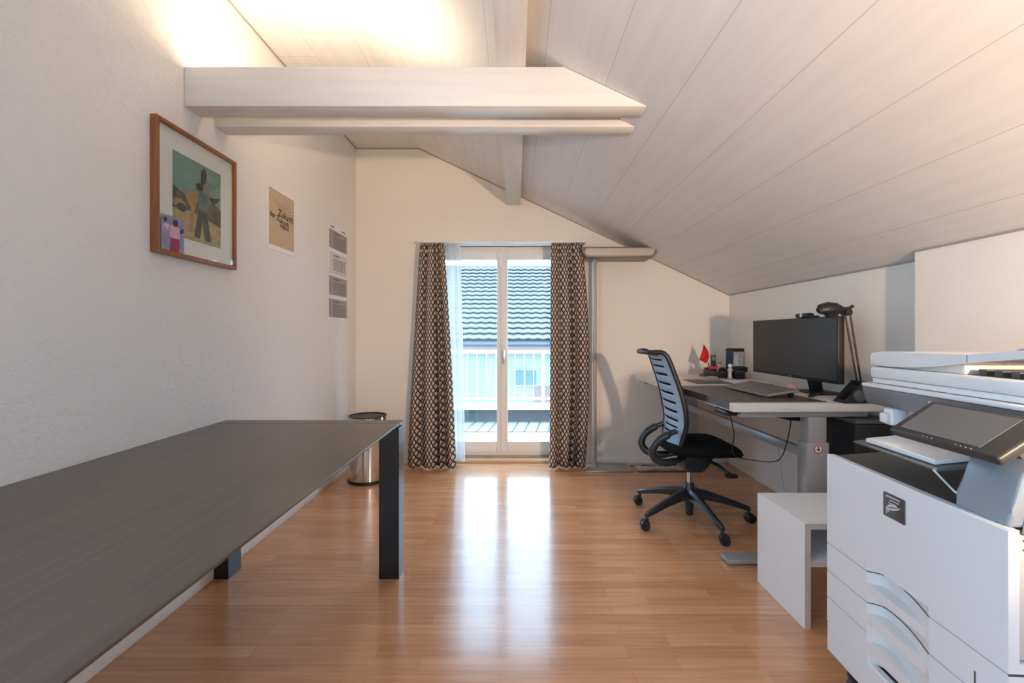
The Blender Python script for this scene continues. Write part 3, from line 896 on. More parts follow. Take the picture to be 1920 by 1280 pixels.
# ------------------------------------------------------------------ sit-stand desk
DK = thing('standing_desk', 'pale height-adjustable desk with silver legs along the right wall', 'desk', (1.087, 2.27, 0), R(1.5))
DZT = .825
L_ = 1.70; W_ = .80
d_ = MB(); d_.box(0, W_, 0, L_, DZT - .043, DZT - .0005, .003); DT = obj('desktop', d_, M['desk_white'], DK)
def col(y0, y1):
    d_ = MB(); d_.box(.405, .502, y0, y1, .42, DZT - .075, .006); d_.box(.395, .512, y0 - .006, y1 + .006, .028, .62 if y0 < 1 else .60, .008)
    lg = obj('leg', d_, M['alu'], DK)
    d_ = MB(); d_.box(-.012, .585, y0 - .008, y1 + .012, .006, .030, .006); d_.cyl((.03, (y0 + y1) / 2, 0), (.03, (y0 + y1) / 2, .008), .02, seg=12); d_.cyl((.55, (y0 + y1) / 2, 0), (.55, (y0 + y1) / 2, .008), .02, seg=12)
    obj('foot', d_, M['alu'], lg)
    d_ = MB(); d_.box(.06, .72, y0 + .005, y1 - .005, DZT - .077, DZT - .0435, .004); obj('bracket', d_, M['alu'], lg)
    return lg
lgn = col(.038, .108)
col(1.605, 1.675)
d_ = MB(); d_.box(.425, .455, .115, 1.598, .522, .572, .003); obj('crossbar', d_, M['alu'], DK)
d_ = MB(); d_.box(.44, .475, .114, 1.599, DZT - .09, DZT - .045, .003); obj('crossbar', d_, M['alu'], DK)
# round red sticker on the near leg
d_ = MB(); d_.cyl((.452, .0315, .588), (.452, .0305, .588), .023, seg=32)
stk = tag(obj('sticker', d_, M['paper'], lgn), 'round white sticker with a red ring and dark pictogram')
d_ = MB()
n = 32
d_.ring([[Vector((.452 + r * math.cos(2 * PI * i / n), yy, .588 + r * math.sin(2 * PI * i / n))) for i in range(n)] for r, yy in ((.0225, .0304), (.0225, .0301), (.018, .0301), (.018, .0304))], caps=False)
obj('ring', d_, M['red'], stk)
d_ = MB(); d_.box(.449, .455, .0300, .0304, .578, .602); d_.prism([(.440, .588), (.464, .588), (.452, .576)], 'y', .0299, .0304); obj('pictogram', d_, M['ink'], stk)
# control box, hand switch and its cable under the top
d_ = MB(); d_.prism([(.235, DZT - .044), (.46, DZT - .044), (.46, DZT - .118), (.37, DZT - .112), (.28, DZT - .088), (.24, DZT - .064)], 'y', .14, .36, .006); obj('control_box', d_, M['black_plastic'], DK)
d_ = MB(); d_.box(-.012, .055, .06, .19, DZT - .072, DZT - .0435, .010, 3); obj('hand_switch', d_, M['black_plastic'], DK)
d_ = MB(); d_.tube(spline([(.05, .15, DZT - .06), (.13, .25, .62), (.16, .32, .49), (.26, .30, .46), (.36, .22, .48), (.40, .20, .60), (.42, .20, DZT - .11)], 8), .003); obj('cable', d_, M['cable'], DK)

def P(px, py, z):
    """point on the height z seen at this spot of the room from the photographer's position (used once to read off places)"""
    d = 853.3 * (1.17 - z) / (py - 627)
    return ((px - 967) * d / 853.3, d)

# desk pad with a folded lip
MP = MB()
MP.box(-.004, .505, .045, .775, DZT, DZT + .003, .001, 1)
MP.box(-.004, -.001, .045, .775, DZT - .036, DZT + .001)
pad = obj('desk_pad', MP, M['mat_leather'], None)
pad_M = Matrix.Translation(DK.location) @ DK.rotation_euler.to_matrix().to_4x4()
def place(o):                                     # things laid out in the desk's own directions but resting on it
    l = pad_M @ o.location
    o.location = l; o.rotation_euler = (0, 0, o.rotation_euler.z + DK.rotation_euler.z)
place(pad)
tag(pad, 'dark brown desk pad with folded front lip on the standing desk', 'desk pad')
TOPZ = DZT + .0005

# keyboard
KB = thing('keyboard', 'flat dark grey keyboard tilted up on its feet on the desk pad', 'keyboard', (1.345, 2.69, DZT + .0035), R(1.5))
k_ = MB(); tilt = Matrix.Rotation(R(-9), 4, 'Y')
k_.box(0, .185, -.24, .24, .004, .016, .003, 2, tilt); obj('body', k_, M['key_grey'], KB)
k_ = MB()
for r in range(6):
    y = -.232
    wds = [.0185] * 24 if r != 0 else [.02, .02, .02, .11, .02, .02, .02] + [.0185] * 11
    for wd in wds:
        if y + wd > .234: break
        k_.box(.012 + r * .0275, .012 + r * .0275 + .022, y, y + wd - .003, .0158, .0205, 0, 1, tilt)
        y += wd
obj('keys', k_, M['key_dark'], KB)
for yy in (-.19, .19):
    k_ = MB(); k_.box(.155, .172, yy - .015, yy + .015, 0, .029, .002); obj('foot', k_, M['black_plastic'], KB)

# mouse on its pad, papers
MPD = MB(); MPD.box(1.275, 1.53, 3.20, 3.47, TOPZ, TOPZ + .003, .001, 1); tag(obj('mouse_pad', MPD, M['printer_dark']), 'thin dark mouse pad on the desk behind the desk pad', 'mouse pad')
MS = thing('computer_mouse', 'grey computer mouse lying on the dark mouse pad', 'mouse', (1.445, 3.36, TOPZ + .003))
q_ = MB()
def mfn(u, v):
    a = 2 * PI * u; t = v * PI / 2
    return (.062 * math.cos(a) * math.cos(t) ** .6, .034 * math.sin(a) * math.cos(t) ** .6, .036 * math.sin(t) ** 1.0)
q_.grid(mfn, 24, 8); bmesh.ops.remove_doubles(q_.bm, verts=q_.bm.verts[:], dist=.0005); obj('shell', q_, M['cable_light'], MS, smooth=80)
q_ = MB(); q_.cyl((-.025, -.004, .026), (-.025, .004, .026), .011, seg=14); obj('wheel', q_, M['black_plastic'], MS)
for k, (x, y, rz, lb) in enumerate(((1.60, 3.33, 12, 'white sheet of paper beside the mouse pad, lying under another'), (1.615, 3.29, -6, 'upper white sheet of paper lying slantwise beside the mouse pad'))):
    q_ = MB(); q_.box(-.07, .09, -.10, .10, 0, .0012); o = obj('paper_sheet', q_, M['paper'], smooth=0); o.location = (x, y, TOPZ + .0002 + k * .0015); o.rotation_euler.z = R(rz)
    tag(o, lb, 'paper', 'loose papers on the desk')

# monitor
MN = thing('monitor', 'wide black monitor on a low stand on the standing desk', 'monitor', (1.80, 2.71, TOPZ), R(0.4))
def Lc(x, y, z): return (x - 1.80, y - 2.71, z - TOPZ)
q_ = MB(); q_.box(-.150, -.115, -.375, .452, .088, .440, .004); SC = obj('housing', q_, M['black_plastic'], MN)
q_ = MB(); q_.box(-.1515, -.1495, -.368, .446, .106, .434); obj('screen', q_, M['screen'], SC, smooth=0)
q_ = MB(); q_.box(-.1518, -.1500, .012, .042, .094, .099); obj('emblem', q_, M['printer_grey'], SC, smooth=0)
q_ = MB(); q_.prism([(-.03, .006), (.01, .006), (-.02, .20), (-.1145, .30), (-.1145, .16), (-.05, .12)], 'y', -.035, .035, .004); q_.box(-.1145, -.05, -.05, .05, .2, .3, .004); obj('stand_neck', q_, M['black_plastic'], MN)
q_ = MB(); q_.box(-.09, .09, -.12, .12, 0, .007, .003); q_.prism([(-.19, -.20), (-.16, -.20), (.02, -.03), (.02, .03), (-.16, .20), (-.19, .20), (-.04, 0)], 'z', 0.0, .009, .002); obj('stand_base', q_, M['black_plastic'], MN)
WC = thing('webcam', 'small black webcam clipped on the top edge of the wide monitor', 'webcam', (1.66, 2.62, TOPZ + .4404))
q_ = MB(); q_.box(-.022, .018, -.065, .05, .0005, .026, .008, 3); obj('body', q_, M['black_plastic'], WC)
q_ = MB(); q_.cyl((-.021, -.012, .014), (-.027, -.012, .014), .011, seg=18); obj('lens', q_, M['steel'], WC)
q_ = MB(); q_.box(-.015, .02, -.105, -.065, .0005, .010, .003); obj('clip', q_, M['black_plastic'], WC)

# desk lamp
LP = thing('desk_lamp', 'black folding-arm desk lamp with wedge-shaped base at the near end of the desk', 'lamp', (1.745, 2.322, TOPZ))
q_ = MB()
q_.prism([(-.10, 0), (.055, 0), (.055, .02), (.015, .105), (-.005, .105)], 'y', -.045, -.028, .003)
q_.prism([(-.10, 0), (.055, 0), (.055, .02), (.015, .105), (-.005, .105)], 'y', .028, .045, .003)
q_.box(-.10, .055, -.028, .028, 0, .012, .002); q_.cyl((.005, -.046, .098), (.005, .046, .098), .012, seg=16)
obj('base', q_, M['black_plastic'], LP)
q_ = MB(); q_.cyl((-.028, -.054, .038), (-.028, -.045, .038), .026, .030, seg=24); q_.ell((-.028, -.054, .038), (.030, .008, .030), 10); obj('knob', q_, M['printer_dark'], LP)
for (dx) in (-.008, .012):
    q_ = MB(); q_.cyl((.005 + dx, 0, .10), (-.055 + dx * 1.3, 0, .455), .0045, seg=10); obj('arm', q_, M['black_plastic'], LP)
q_ = MB(); q_.cyl((-.058, -.022, .458), (-.058, .022, .458), .017, seg=16); q_.box(-.075, -.04, -.012, .012, .445, .485, .005); q_.cyl((-.045, 0, .478), (-.025, 0, .490), .008, seg=10); obj('joint', q_, M['black_plastic'], LP)
q_ = MB()
q_.tube([(-.065, 0, .470), (-.085, .0, .472), (-.11, 0, .476), (-.15, 0, .478), (-.185, 0, .472), (-.20, 0, .462)], [.012, .022, .033, .036, .030, .016], 20, .85)
HD = obj('lamp_head', q_, M['black_plastic'], LP)
q_ = MB(); q_.cyl((-.135, 0, .455), (-.135, 0, .430), .034, .026, seg=24); obj('reflector_ring', q_, M['black_gloss'], HD)

# little flag
FG = thing('table_flag', 'small red cloth flag on a chrome pole on the desk corner', 'flag', (1.575, 3.82, TOPZ))
q_ = MB(); q_.lathe([(.034, 0), (.034, .008), (.026, .016), (.012, .022), (.006, .024)], seg=24); obj('base', q_, M['frame_wood'], FG)
q_ = MB(); q_.cyl((0, 0, .022), (0, 0, .262), .003, seg=8); q_.ell((0, 0, .266), (.005, .005, .007), 6); obj('pole', q_, M['steel'], FG)
q_ = MB()
def ffn(u, v):
    t = v
    xl = -.002 - .034 * t ** 1.3; xr = .004 + .032 * math.sin(PI * min(1, t * .93)) + .006 * t
    x = xl + (xr - xl) * u
    return (x, -.012 + .010 * math.sin(u * 9 + t * 2) , .258 - .128 * t - .026 * u * t)
q_.grid(ffn, 18, 16); obj('cloth', q_, M['red'], FG, smooth=80, sol=.001)

# desk organiser and the things kept in it
OG = thing('desk_organizer', 'black desk organizer tray with compartments beside the little red flag', 'organizer', (1.655, 3.665, TOPZ))
def og(nm, mt, *boxes):
    q = MB()
    for bx in boxes: q.box(*bx)
    return obj(nm, q, mt, OG)
og('tray', M['black_plastic'], (-.12, .06, -.06, .06, 0, .008, .002), (-.12, -.114, -.06, .06, .008, .062, .001), (.054, .06, -.06, .06, .008, .062, .001), (-.114, .054, -.06, -.054, .008, .055, .001), (-.114, .054, .054, .06, .008, .075, .001))
og('divider', M['black_plastic'], (-.03, -.026, -.054, .054, .008, .058), (.012, .016, -.054, .054, .008, .058))
def pen(x, y, lx, ly, ln, mt, lb, nm='pen'):
    q = MB(); a = Vector((0, 0, 0)); b_ = Vector((lx, ly, 1)).normalized() * ln
    q.cyl(a, a + (b_ - a) * .86, .0045, seg=10); 
    T = thing(nm, lb, 'pen', (x, y, TOPZ + .009), 0, 'pens in the desk organizer')
    obj('barrel', q, mt, T)
    q = MB(); q.cyl(a + (b_ - a) * .86, b_, .005, .004, seg=10); obj('cap', q, M['black_plastic'], T)
pen(1.570, 3.64, -.25, .1, .115, M['red'], 'red pen leaning left in the desk organizer tray')
pen(1.600, 3.65, .3, -.1, .12, M['cable_light'], 'grey pen leaning right in the desk organizer tray')
pen(1.612, 3.68, -.15, .05, .13, M['black_plastic'], 'black pen standing at the back of the desk organizer tray')
q_ = MB(); q_.box(-.045, .05, -.012, .012, 0, .026, .006); o = obj('stapler', q_, M['wine_art']); o.location = (1.595, 3.662, TOPZ + .0635); tag(o, 'dark red stapler lying across the organizer tray', 'stapler')
PH = thing('phone_handset', 'small black upright handset standing in the desk organizer', 'phone', (1.608, 3.705, TOPZ + .0085))
q_ = MB(); q_.box(-.018, .018, -.010, .010, 0, .168, .004); obj('body', q_, M['black_plastic'], PH)
q_ = MB(); q_.box(-.013, .013, -.0108, -.0098, .125, .158); obj('display', q_, M['printer_grey'], PH, smooth=0)
PHF = thing('photo_stand', 'black upright photo stand with a pale photo behind the organizer tray', 'photo stand', (1.797, 3.72, TOPZ))
q_ = MB(); q_.box(-.075, .075, 0, .018, 0, .232, .008, 3); q_.box(-.075, .075, -.04, .06, 0, .012, .003); obj('back_panel', q_, M['black_gloss'], PHF)
q_ = MB()
q_.mi = 0; q_.box(-.062, .066, -.002, .0, .086, .205)
q_.mi = 1; q_.box(-.072, -.02, -.004, -.002, .10, .215)
for (x, k) in ((.0, 2), (.04, 0)):
    q_.mi = k; q_.prism([(x - .02, .086), (x + .022, .086), (x + .018, .15), (x + .006, .165), (x + .008, .19), (x - .008, .192), (x - .006, .165), (x - .018, .15)], 'y', -.005, -.003)
obj('photo', q_, [M['skin_print'], M['teal_obj'], M['paper']], PHF)
q_ = MB(); q_.box(-.05, .075, -.05, -.006, .012, .082, .006); obj('pocket', q_, M['black_plastic'], PHF)
FGN = thing('figurine', 'tiny silver-white figurine in front of the black photo stand', 'figurine', (1.688, 3.585, TOPZ))
q_ = MB(); q_.lathe([(.018, 0), (.020, .012), (.014, .03), (.017, .05), (.021, .068), (.012, .08)], seg=16); obj('body', q_, M['silver_mark'], FGN)
q_ = MB(); q_.ell((0, 0, .097), (.018, .017, .019), 8); obj('head', q_, M['silver_mark'], FGN)
q_ = MB(); q_.box(-.035, .035, -.03, .03, 0, .056, .006); o = obj('black_box', q_, M['black_gloss']); o.location = (1.748, 3.565, TOPZ); tag(o, 'small glossy black box in front of the photo stand', 'box')
q_ = MB(); q_.box(-.022, .022, -.02, .02, 0, .046, .008, 3); o = obj('grey_box', q_, M['cable_light']); o.location = (1.832, 3.60, TOPZ); tag(o, 'small grey box right of the glossy black box on the desk', 'box')
q_ = MB(); q_.ell((0, 0, .018), (.028, .040, .024), 12); 
for v in q_.bm.verts: v.co.z = max(v.co.z, 0)
o = obj('pink_lump', q_, M['pink']); o.location = (1.672, 2.76, TOPZ); tag(o, 'small pale pink rounded lump behind the keyboard', 'ornament')

# cables on and under the desk
def cable(pts, r, mt, label, n=8):
    q = MB(); q.tube(spline(pts, n), r, 8); return tag(obj('cable', q, mt), label, 'cable')
cable([(1.872, 2.57, TOPZ + .005), (1.868, 2.51, TOPZ + .005), (1.84, 2.46, TOPZ + .005), (1.81, 2.43, TOPZ + .005), (1.80, 2.40, TOPZ + .005)], .004, M['cable'], 'black cable curling from the monitor stand towards the desk lamp')
cable([(1.76, 3.12, TOPZ + .005), (1.70, 3.06, TOPZ + .005), (1.64, 3.0, TOPZ + .005), (1.635, 2.95, TOPZ + .005)], .004, M['cable'], 'black cable lying on the desk behind the far end of the keyboard')
cable([(1.645, 2.42, .74), (1.66, 2.45, .60), (1.635, 2.42, .50), (1.60, 2.45, .42), (1.55, 2.50, .20), (1.56, 2.52, .005)], .005, M['cable'], 'thick black cable hanging down beside the near desk leg')
cable([(1.668, 2.50, .74), (1.64, 2.52, .58), (1.665, 2.56, .46), (1.63, 2.60, .38), (1.61, 2.62, .1), (1.63, 2.66, .005)], .004, M['cable'], 'thin black cable hanging behind the thick one at the desk leg')
cable([(1.02, 4.05, .006), (1.08, 4.02, .006), (1.15, 4.06, .006), (1.24, 4.03, .006), (1.36, 4.06, .006), (1.46, 4.04, .006)], .004, M['cable'], 'dark cable lying along the back wall from the floor lamp')
cable([(1.10, 3.80, .034), (1.18, 3.83, .034), (1.26, 3.80, .034), (1.36, 3.84, .034)], .0035, M['frame_wood'], 'reddish brown cable lying over the far desk foot')
cable([(1.50, 2.60, .52), (1.51, 2.56, .30), (1.55, 2.52, .008)], .002, M['cable_light'], 'thin grey string hanging from the desk crossbar')

# black case under the desk by the wall
CS = thing('computer_case', 'tall black computer case standing between the near desk leg and the wall', 'computer', (1.79, 2.44, 0))
q_ = MB(); q_.box(-.098, .10, -.17, .17, .012, .722, .004); obj('body', q_, M['black_plastic'], CS)
q_ = MB(); q_.box(-.102, .104, -.174, .174, .724, .742, .004); obj('lid', q_, M['printer_dark'], CS)
for (x, y) in ((-.08, -.15), (.08, -.15), (-.08, .15), (.08, .15)):
    q_ = MB(); q_.cyl((x, y, 0), (x, y, .013), .014, seg=12); obj('foot', q_, M['black_plastic'], CS)

# ------------------------------------------------------------------ low white shelf cube
SH = thing('side_table', 'low white open shelf cube standing behind the printer', 'shelf', (1.35, 1.98, 0))
sx0, sx1, sy0, sy1, sz = 1.147, 1.56, 1.805, 2.16, .42
def panel(nm, x0, x1, y0, y1, z0, z1):
    q = MB(); q.box(x0, x1, y0 + .001, y1, z0, z1, .0008, 1); o = obj(nm, q, M['shelf_white'], SH, world=True)
    q = MB(); q.box(x0 + .0004, x1 - .0004, y0, y0 + .001, z0 + .0004, z1 - .0004); obj('edge_strip', q, M['shelf_edge'], o, world=True, smooth=0)
panel('side_panel', sx0, sx0 + .024, sy0, sy1, 0, sz - .0245)
panel('side_panel', sx1 - .024, sx1, sy0, sy1, 0, sz - .0245)
panel('top', sx0, sx1, sy0, sy1, sz - .024, sz)
panel('shelf', sx0 + .0245, sx1 - .0245, sy0 + .004, sy1 - .02, .245, .266)
q_ = MB(); q_.box(sx0 + .0245, sx1 - .0245, sy1 - .019, sy1 - .004, .245, sz - .0245); obj('back_panel', q_, M['shelf_white'], SH, world=True)

# ------------------------------------------------------------------ office chair (its own axes: +x is forwards)
CH = thing('office_chair', 'black swivel office chair with slotted blue-grey back facing the desk', 'chair', (1.10, 2.885, 0), R(0))
q_ = MB(); q_.lathe([(.020, .03), (.024, .04), (.026, .10), (.034, .12), (.040, .15), (.040, .195), (.032, .21), (.026, .235), (.018, .235)], seg=24); HB = obj('hub', q_, M['chair_base'], CH)
for k in range(5):
    a = R(134.6 + 72 * k)
    dx, dy = math.cos(a), math.sin(a)
    T = Matrix(((dx, -dy, 0, 0), (dy, dx, 0, 0), (0, 0, 1, 0), (0, 0, 0, 1)))
    q_ = MB()
    prof = [(.030, .140, .200, .030), (.10, .135, .188, .026), (.20, .118, .158, .021), (.30, .092, .124, .017), (.352, .080, .106, .015), (.362, .082, .098, .010)]
    rings = []
    for (r, z0, z1, hw) in prof:
        c_ = [(-hw, z0), (hw, z0), (hw * .95, z0 + (z1 - z0) * .7), (hw * .45, z1), (-hw * .45, z1), (-hw * .95, z0 + (z1 - z0) * .7)]
        rings.append([T @ Vector((r, yy, zz)) for yy, zz in c_])
    q_.ring(rings); ar = obj('base_arm', q_, M['chair_base'], CH)
    # caster hangs off the arm's end
    ca = a + R((40, -35, 65, 20, 80)[k])
    cx, cy_ = dx * .35, dy * .35
    u = Vector((math.cos(ca), math.sin(ca), 0)); v = Vector((-u.y, u.x, 0))
    q_ = MB()
    ce = Vector((cx, cy_, .030)) + u * .012
    for s in (-1, 1):
        q_.cyl(ce + v * s * .006, ce + v * s * .026, .030, .027, seg=24)
    q_.cyl(ce - v * .026, ce + v * .026, .010, seg=10)
    wl = obj('caster', q_, M['black_plastic'], CH)
    q_ = MB(); q_.cyl((cx, cy_, .05), (cx, cy_, .092), .010, seg=12)
    rg = []
    for s in (-.005, .005):
        rg.append([ce + v * s + (u * math.cos(t_a) + Vector((0, 0, 1)) * math.sin(t_a)) * .032 for t_a in [PI * .1 + PI * .8 * i / 10 for i in range(11)]] )
    q_.ring(rg, caps=True)
    obj('fork', q_, M['chair_base'], wl)
q_ = MB(); q_.cyl((0, 0, .233), (0, 0, .335), .0145, seg=20); tag(obj('gas_lift', q_, M['steel'], CH), 'bright steel gas lift')
q_ = MB()
q_.prism([(-.05, .345), (-.035, .312), (.06, .312), (.10, .345), (.13, .40), (.13, .436), (-.06, .436), (-.065, .40)], 'y', -.06, .06, .012, 3)
obj('mechanism', q_, M['chair_base'], CH)
for s in (-1, 1):
    q_ = MB(); q_.tube(spline([(.10, s * .07, .385), (.13, s * .12, .375), (.155, s * .16, .352), (.185, s * .175, .330)], 5), .011, 10, .6); q_.box(.150, .215, s * .175 - .02, s * .175 + .02, .318, .340, .006); obj('lever', q_, M['black_plastic'], CH)
# seat cushion
def seat_fn(top):
    def fn(u, v):
        a, b_ = u * 2 - 1, v * 2 - 1
        # square -> rounded square
        n = 3.2
        mxv = max(abs(a), abs(b_)); 
        if mxv < 1e-6: px, py = 0, 0
        else:
            l = (abs(a) ** n + abs(b_) ** n) ** (1 / n)
            px, py = a * mxv / l, b_ * mxv / l
        x = .055 + px * .235; y = py * .235
        edge = mxv
        if top: z = .471 + .041 * math.sqrt(max(0, 1 - edge ** 6)) - .010 * (1 - min(1, (px * px + py * py)))
        else: z = .471 - .040 * math.sqrt(max(0, 1 - edge ** 6))
        fx = max(0, (x - .17) / .12)
        z -= .035 * fx ** 1.6
        return (x, y, z)
    return fn
q_ = MB(); q_.grid(seat_fn(True), 40, 40); q_.grid(seat_fn(False), 40, 40); bmesh.ops.remove_doubles(q_.bm, verts=q_.bm.verts[:], dist=.0012)
obj('seat', q_, M['black_fabric'], CH, smooth=60)
# backrest
bp_ = spline([(-.150, 0, .475), (-.135, 0, .56), (-.125, 0, .635), (-.138, 0, .74), (-.165, 0, .85), (-.203, 0, .96), (-.232, 0, 1.035), (-.262, 0, 1.062), (-.31, 0, 1.062)], 8)
def back_at(s):
    f_ = s * (len(bp_) - 1); i = min(int(f_), len(bp_) - 2); return bp_[i].lerp(bp_[i + 1], f_ - i)
def hw_at(s): return .150 + .055 * math.sin(min(1, s / .45) * PI / 2) - .045 * max(0, (s - .35) / .65) - .02 * max(0, s - .85) / .15
def back_fn(off=0.0):
    def fn(u, v):
        p = back_at(v); b_ = (u * 2 - 1)
        return (p.x + off + .035 * b_ * b_, b_ * hw_at(v), p.z)
    return fn
nv = 110
slot_rows = set()
for k in range(11):
    slot_rows.update({14 + k * 7, 15 + k * 7})
q_ = MB(); q_.grid(back_fn(), 16, nv, skip=lambda i, j: j in slot_rows and 3 <= i <= 12)
obj('backrest', q_, M['chair_back'], CH, smooth=60, sol=.008)
q_ = MB()
def lin_fn(u, v):
    s = .05 + v * .80
    p = back_at(s); b_ = (u * 2 - 1) * .9
    return (p.x + .014 + .035 * b_ * b_, b_ * hw_at(s), p.z)
q_.grid(lin_fn, 10, 40); tag(obj('back_lining', q_, M['black_fabric'], CH, smooth=60, sol=.004), 'black mesh lining behind the slots')
q_ = MB()
per = []
for i in range(41): s = i / 40; per.append(back_fn()(0, s))
for i in range(1, 12): per.append(back_fn()(i / 12, 1))
for i in range(41): s = 1 - i / 40; per.append(back_fn()(1, s))
for i in range(1, 12): per.append(back_fn()(1 - i / 12, 0))
per.append(per[0])
q_.tube(per, .0145, 10); obj('back_frame', q_, M['black_plastic'], CH, smooth=80)
for s in (-1, 1):
    q_ = MB(); q_.tube(spline([(-.125, s * .12, .585), (-.185, s * .125, .558), (-.245, s * .125, .515), (-.270, s * .12, .460), (-.248, s * .11, .412), (-.19, s * .10, .388), (-.11, s * .08, .392), (-.05, s * .05, .41)], 7), [.016] * 6 + [.023] * 36 + [.018] * 8, 12)
    obj('back_arm', q_, M['chair_base'], CH, smooth=80)

# ------------------------------------------------------------------ office printer (its own axes: +x into the machine, +y along its front)
PR = thing('office_printer', 'large white multifunction office printer with tilted touch panel at the right edge', 'printer', (1.012, .935, 0), R(-3.55))
Dp, Wd = .66, .60
q_ = MB()
q_.box(.059, Dp, 0, Wd, .10, .755, .006)
q_.box(.022, .059, 0, Wd, .10, .113, .002); q_.box(.022, .059, .002, Wd - .002, .50, .755, .002)
obj('body', q_, M['printer_beige'], PR)
def fp(nm, z0, z1, t0=0.0, t1=Wd, mt='printer_white', parent=PR):
    q = MB(); q.box(0, .022, t0, t1, z0, z1, .003, 2)
    return obj(nm, q, M[mt], parent)
# the scooped column has its own place in each front panel
ta, tb = .194, .410
sz0, sz1 = .2015, .494
UP = [(0, 0), (0, ta), (.050, ta), (.050, tb), (0, tb), (0, Wd), (.0585, Wd), (.0585, 0)]
q_ = MB(); q_.prism([(0, sz1), (0, .765), (.003, .768), (.022, .768), (.022, sz1)], 'y', 0, Wd); q_.prism(UP, 'z', .4725, sz1)
FD = tag(obj('front_door', q_, M['printer_white'], PR), 'white upper front door with badge')
zs = [.470, .3805, .3775, .2915, .2885, .2075]
for (z0, z1) in ((.3805, .470), (.2915, .3775), (.2075, .2885)):
    q_ = MB(); q_.prism(UP, 'z', z0, z1)
    obj('paper_drawer', q_, M['printer_white'], PR)
q_ = MB(); q_.box(0, .022, 0, Wd, .112, .2045, .002, 1); obj('bottom_panel', q_, M['printer_white'], PR)
lips = ((.410, .436), (.319, .349), (.234, .265))
rows = []
def add_rows(z0, z1, n, kind):
    for i in range(n): rows.append((z0 + (z1 - z0) * i / n, kind))
cur = sz0
for (l0, l1) in sorted(lips):
    add_rows(cur, l0 - .0015, 5, 0); rows.append((l0 - .0015, 0)); rows.append((l0, 1)); rows.append((l1, 1)); cur = l1 + .0015; rows.append((cur - .0005, 0))
add_rows(cur, sz1, 5, 0); rows.append((sz1, 0))
ns = 30
def scoop(s):
    return .036 * (math.sin(PI / 2 * s / .78) if s < .78 else 1 - ((s - .78) / .22) ** 4)
q_ = MB()
V = []
for (z, kd) in rows:
    V.append([q_.bm.verts.new(((.0008 if kd else .0008 + scoop(i / ns)), ta + (tb - ta) * i / ns, z)) for i in range(ns + 1)])
for a, b_ in zip(V, V[1:]):
    for i in range(ns): q_.bm.faces.new((a[i], a[i + 1], b_[i + 1], b_[i]))
tag(obj('grip_scoops', q_, M['printer_plain'], PR, smooth=50), 'stacked curved finger grips of the drawers')
q_ = MB()
for z in (.4712, .379):
    pts = [(-.0005 + scoop(i / ns), ta + (tb - ta) * i / ns, z) for i in range(ns + 1)]
    q_.tube(pts, .0014, 6)
obj('grip_seams', q_, M['printer_dark'], PR)
q_ = MB(); q_.box(-.0006, .002, .0705, .0745, .39, .425); obj('paper_gauge', q_, M['printer_dark'], PR)
# badge with a swoosh
q_ = MB(); q_.box(-.004, .002, .266, .342, .666, .732, .004, 3); BD = obj('badge', q_, M['badge'], PR)
q_ = MB()
for (a, bq, z, h) in ((.280, .330, .722, .0045), (.284, .318, .714, .0035), (.292, .322, .706, .003)):
    n = 7 if h > .004 else 5
    st = (bq - a) / n
    for i in range(n): q_.box(-.0046, -.004, a + st * i, a + st * (i + .78), z, z + h)
obj('badge_print', q_, M['silver_mark'], BD, smooth=0)
q_ = MB()
sw = spline([(-.0043, .286, .704), (-.0043, .300, .7035), (-.0043, .316, .699), (-.0043, .324, .690), (-.0043, .318, .683)], 6)
q_.tube(sw, [.0012 + .0030 * math.sin(PI * i / (len(sw) - 1)) for i in range(len(sw))], 6)
sw = spline([(-.0043, .278, .706), (-.0043, .290, .698), (-.0043, .306, .693), (-.0043, .322, .688), (-.0043, .328, .674)], 6)
q_.tube(sw, [.0008 + .0024 * math.sin(PI * i / (len(sw) - 1)) for i in range(len(sw))], 6)
obj('badge_swoosh', q_, M['silver_mark'], BD)
q_ = MB(); q_.box(-.0046, -.004, .318, .326, .698, .702); obj('badge_dot', q_, M['red'], BD, smooth=0)
# near side details
q_ = MB()
for z in (.745, .726): q_.box(.03, .36, -.0012, .002, z, z + .003)
for i in range(12): q_.box(.036, .20, -.0012, .002, .615 + i * .0056, .615 + i * .0056 + .0028)
q_.box(.0, .655, -.001, .002, .468, .4715)
obj('side_vents', q_, M['printer_dark'], PR, smooth=0)
# tray surface on top of the body, columns, scanner
q_ = MB(); q_.prism([(.004, .758), (.004, .766), (.04, .766), (.40, .800), (.44, .80), (.44, .758)], 'y', .15, Wd - .004, .002); obj('output_tray', q_, M['printer_dark'], PR)
q_ = MB(); q_.prism([(.012, .766), (.020, .80), (.040, .868), (.072, .918), (.40, .918), (.40, .766)], 'y', .012, .142, .010, 3); obj('panel_support', q_, M['printer_blue'], PR)
q_ = MB(); q_.box(.44, Dp, .002, Wd - .01, .757, .944, .006); q_.prism([(.036, .757), (.44, .757), (.44, .944), (.098, .944), (.06, .87)], 'y', 0, .0118, .002); obj('rear_column', q_, M['printer_beige'], PR)
q_ = MB(); q_.prism([(.100, 1.0), (.116, .944), (Dp, .944), (Dp, 1.0)], 'y', -.01, .585, .004); SN = obj('scanner', q_, M['printer_grey'], PR)
q_ = MB(); q_.box(.096, Dp, -.012, .578, 1.001, 1.0125, .003); obj('scanner_rim', q_, M['printer_plain'], SN)
q_ = MB(); q_.box(.1035, .108, .285, .325, .972, .988, .001, 1); obj('indicator', q_, M['silver_mark'], SN)
q_ = MB(); q_.prism([(.299, .975), (.299, .985), (.309, .980)], 'x', .1022, .1034); obj('indicator_arrow', q_, M['ink'], SN, smooth=0)
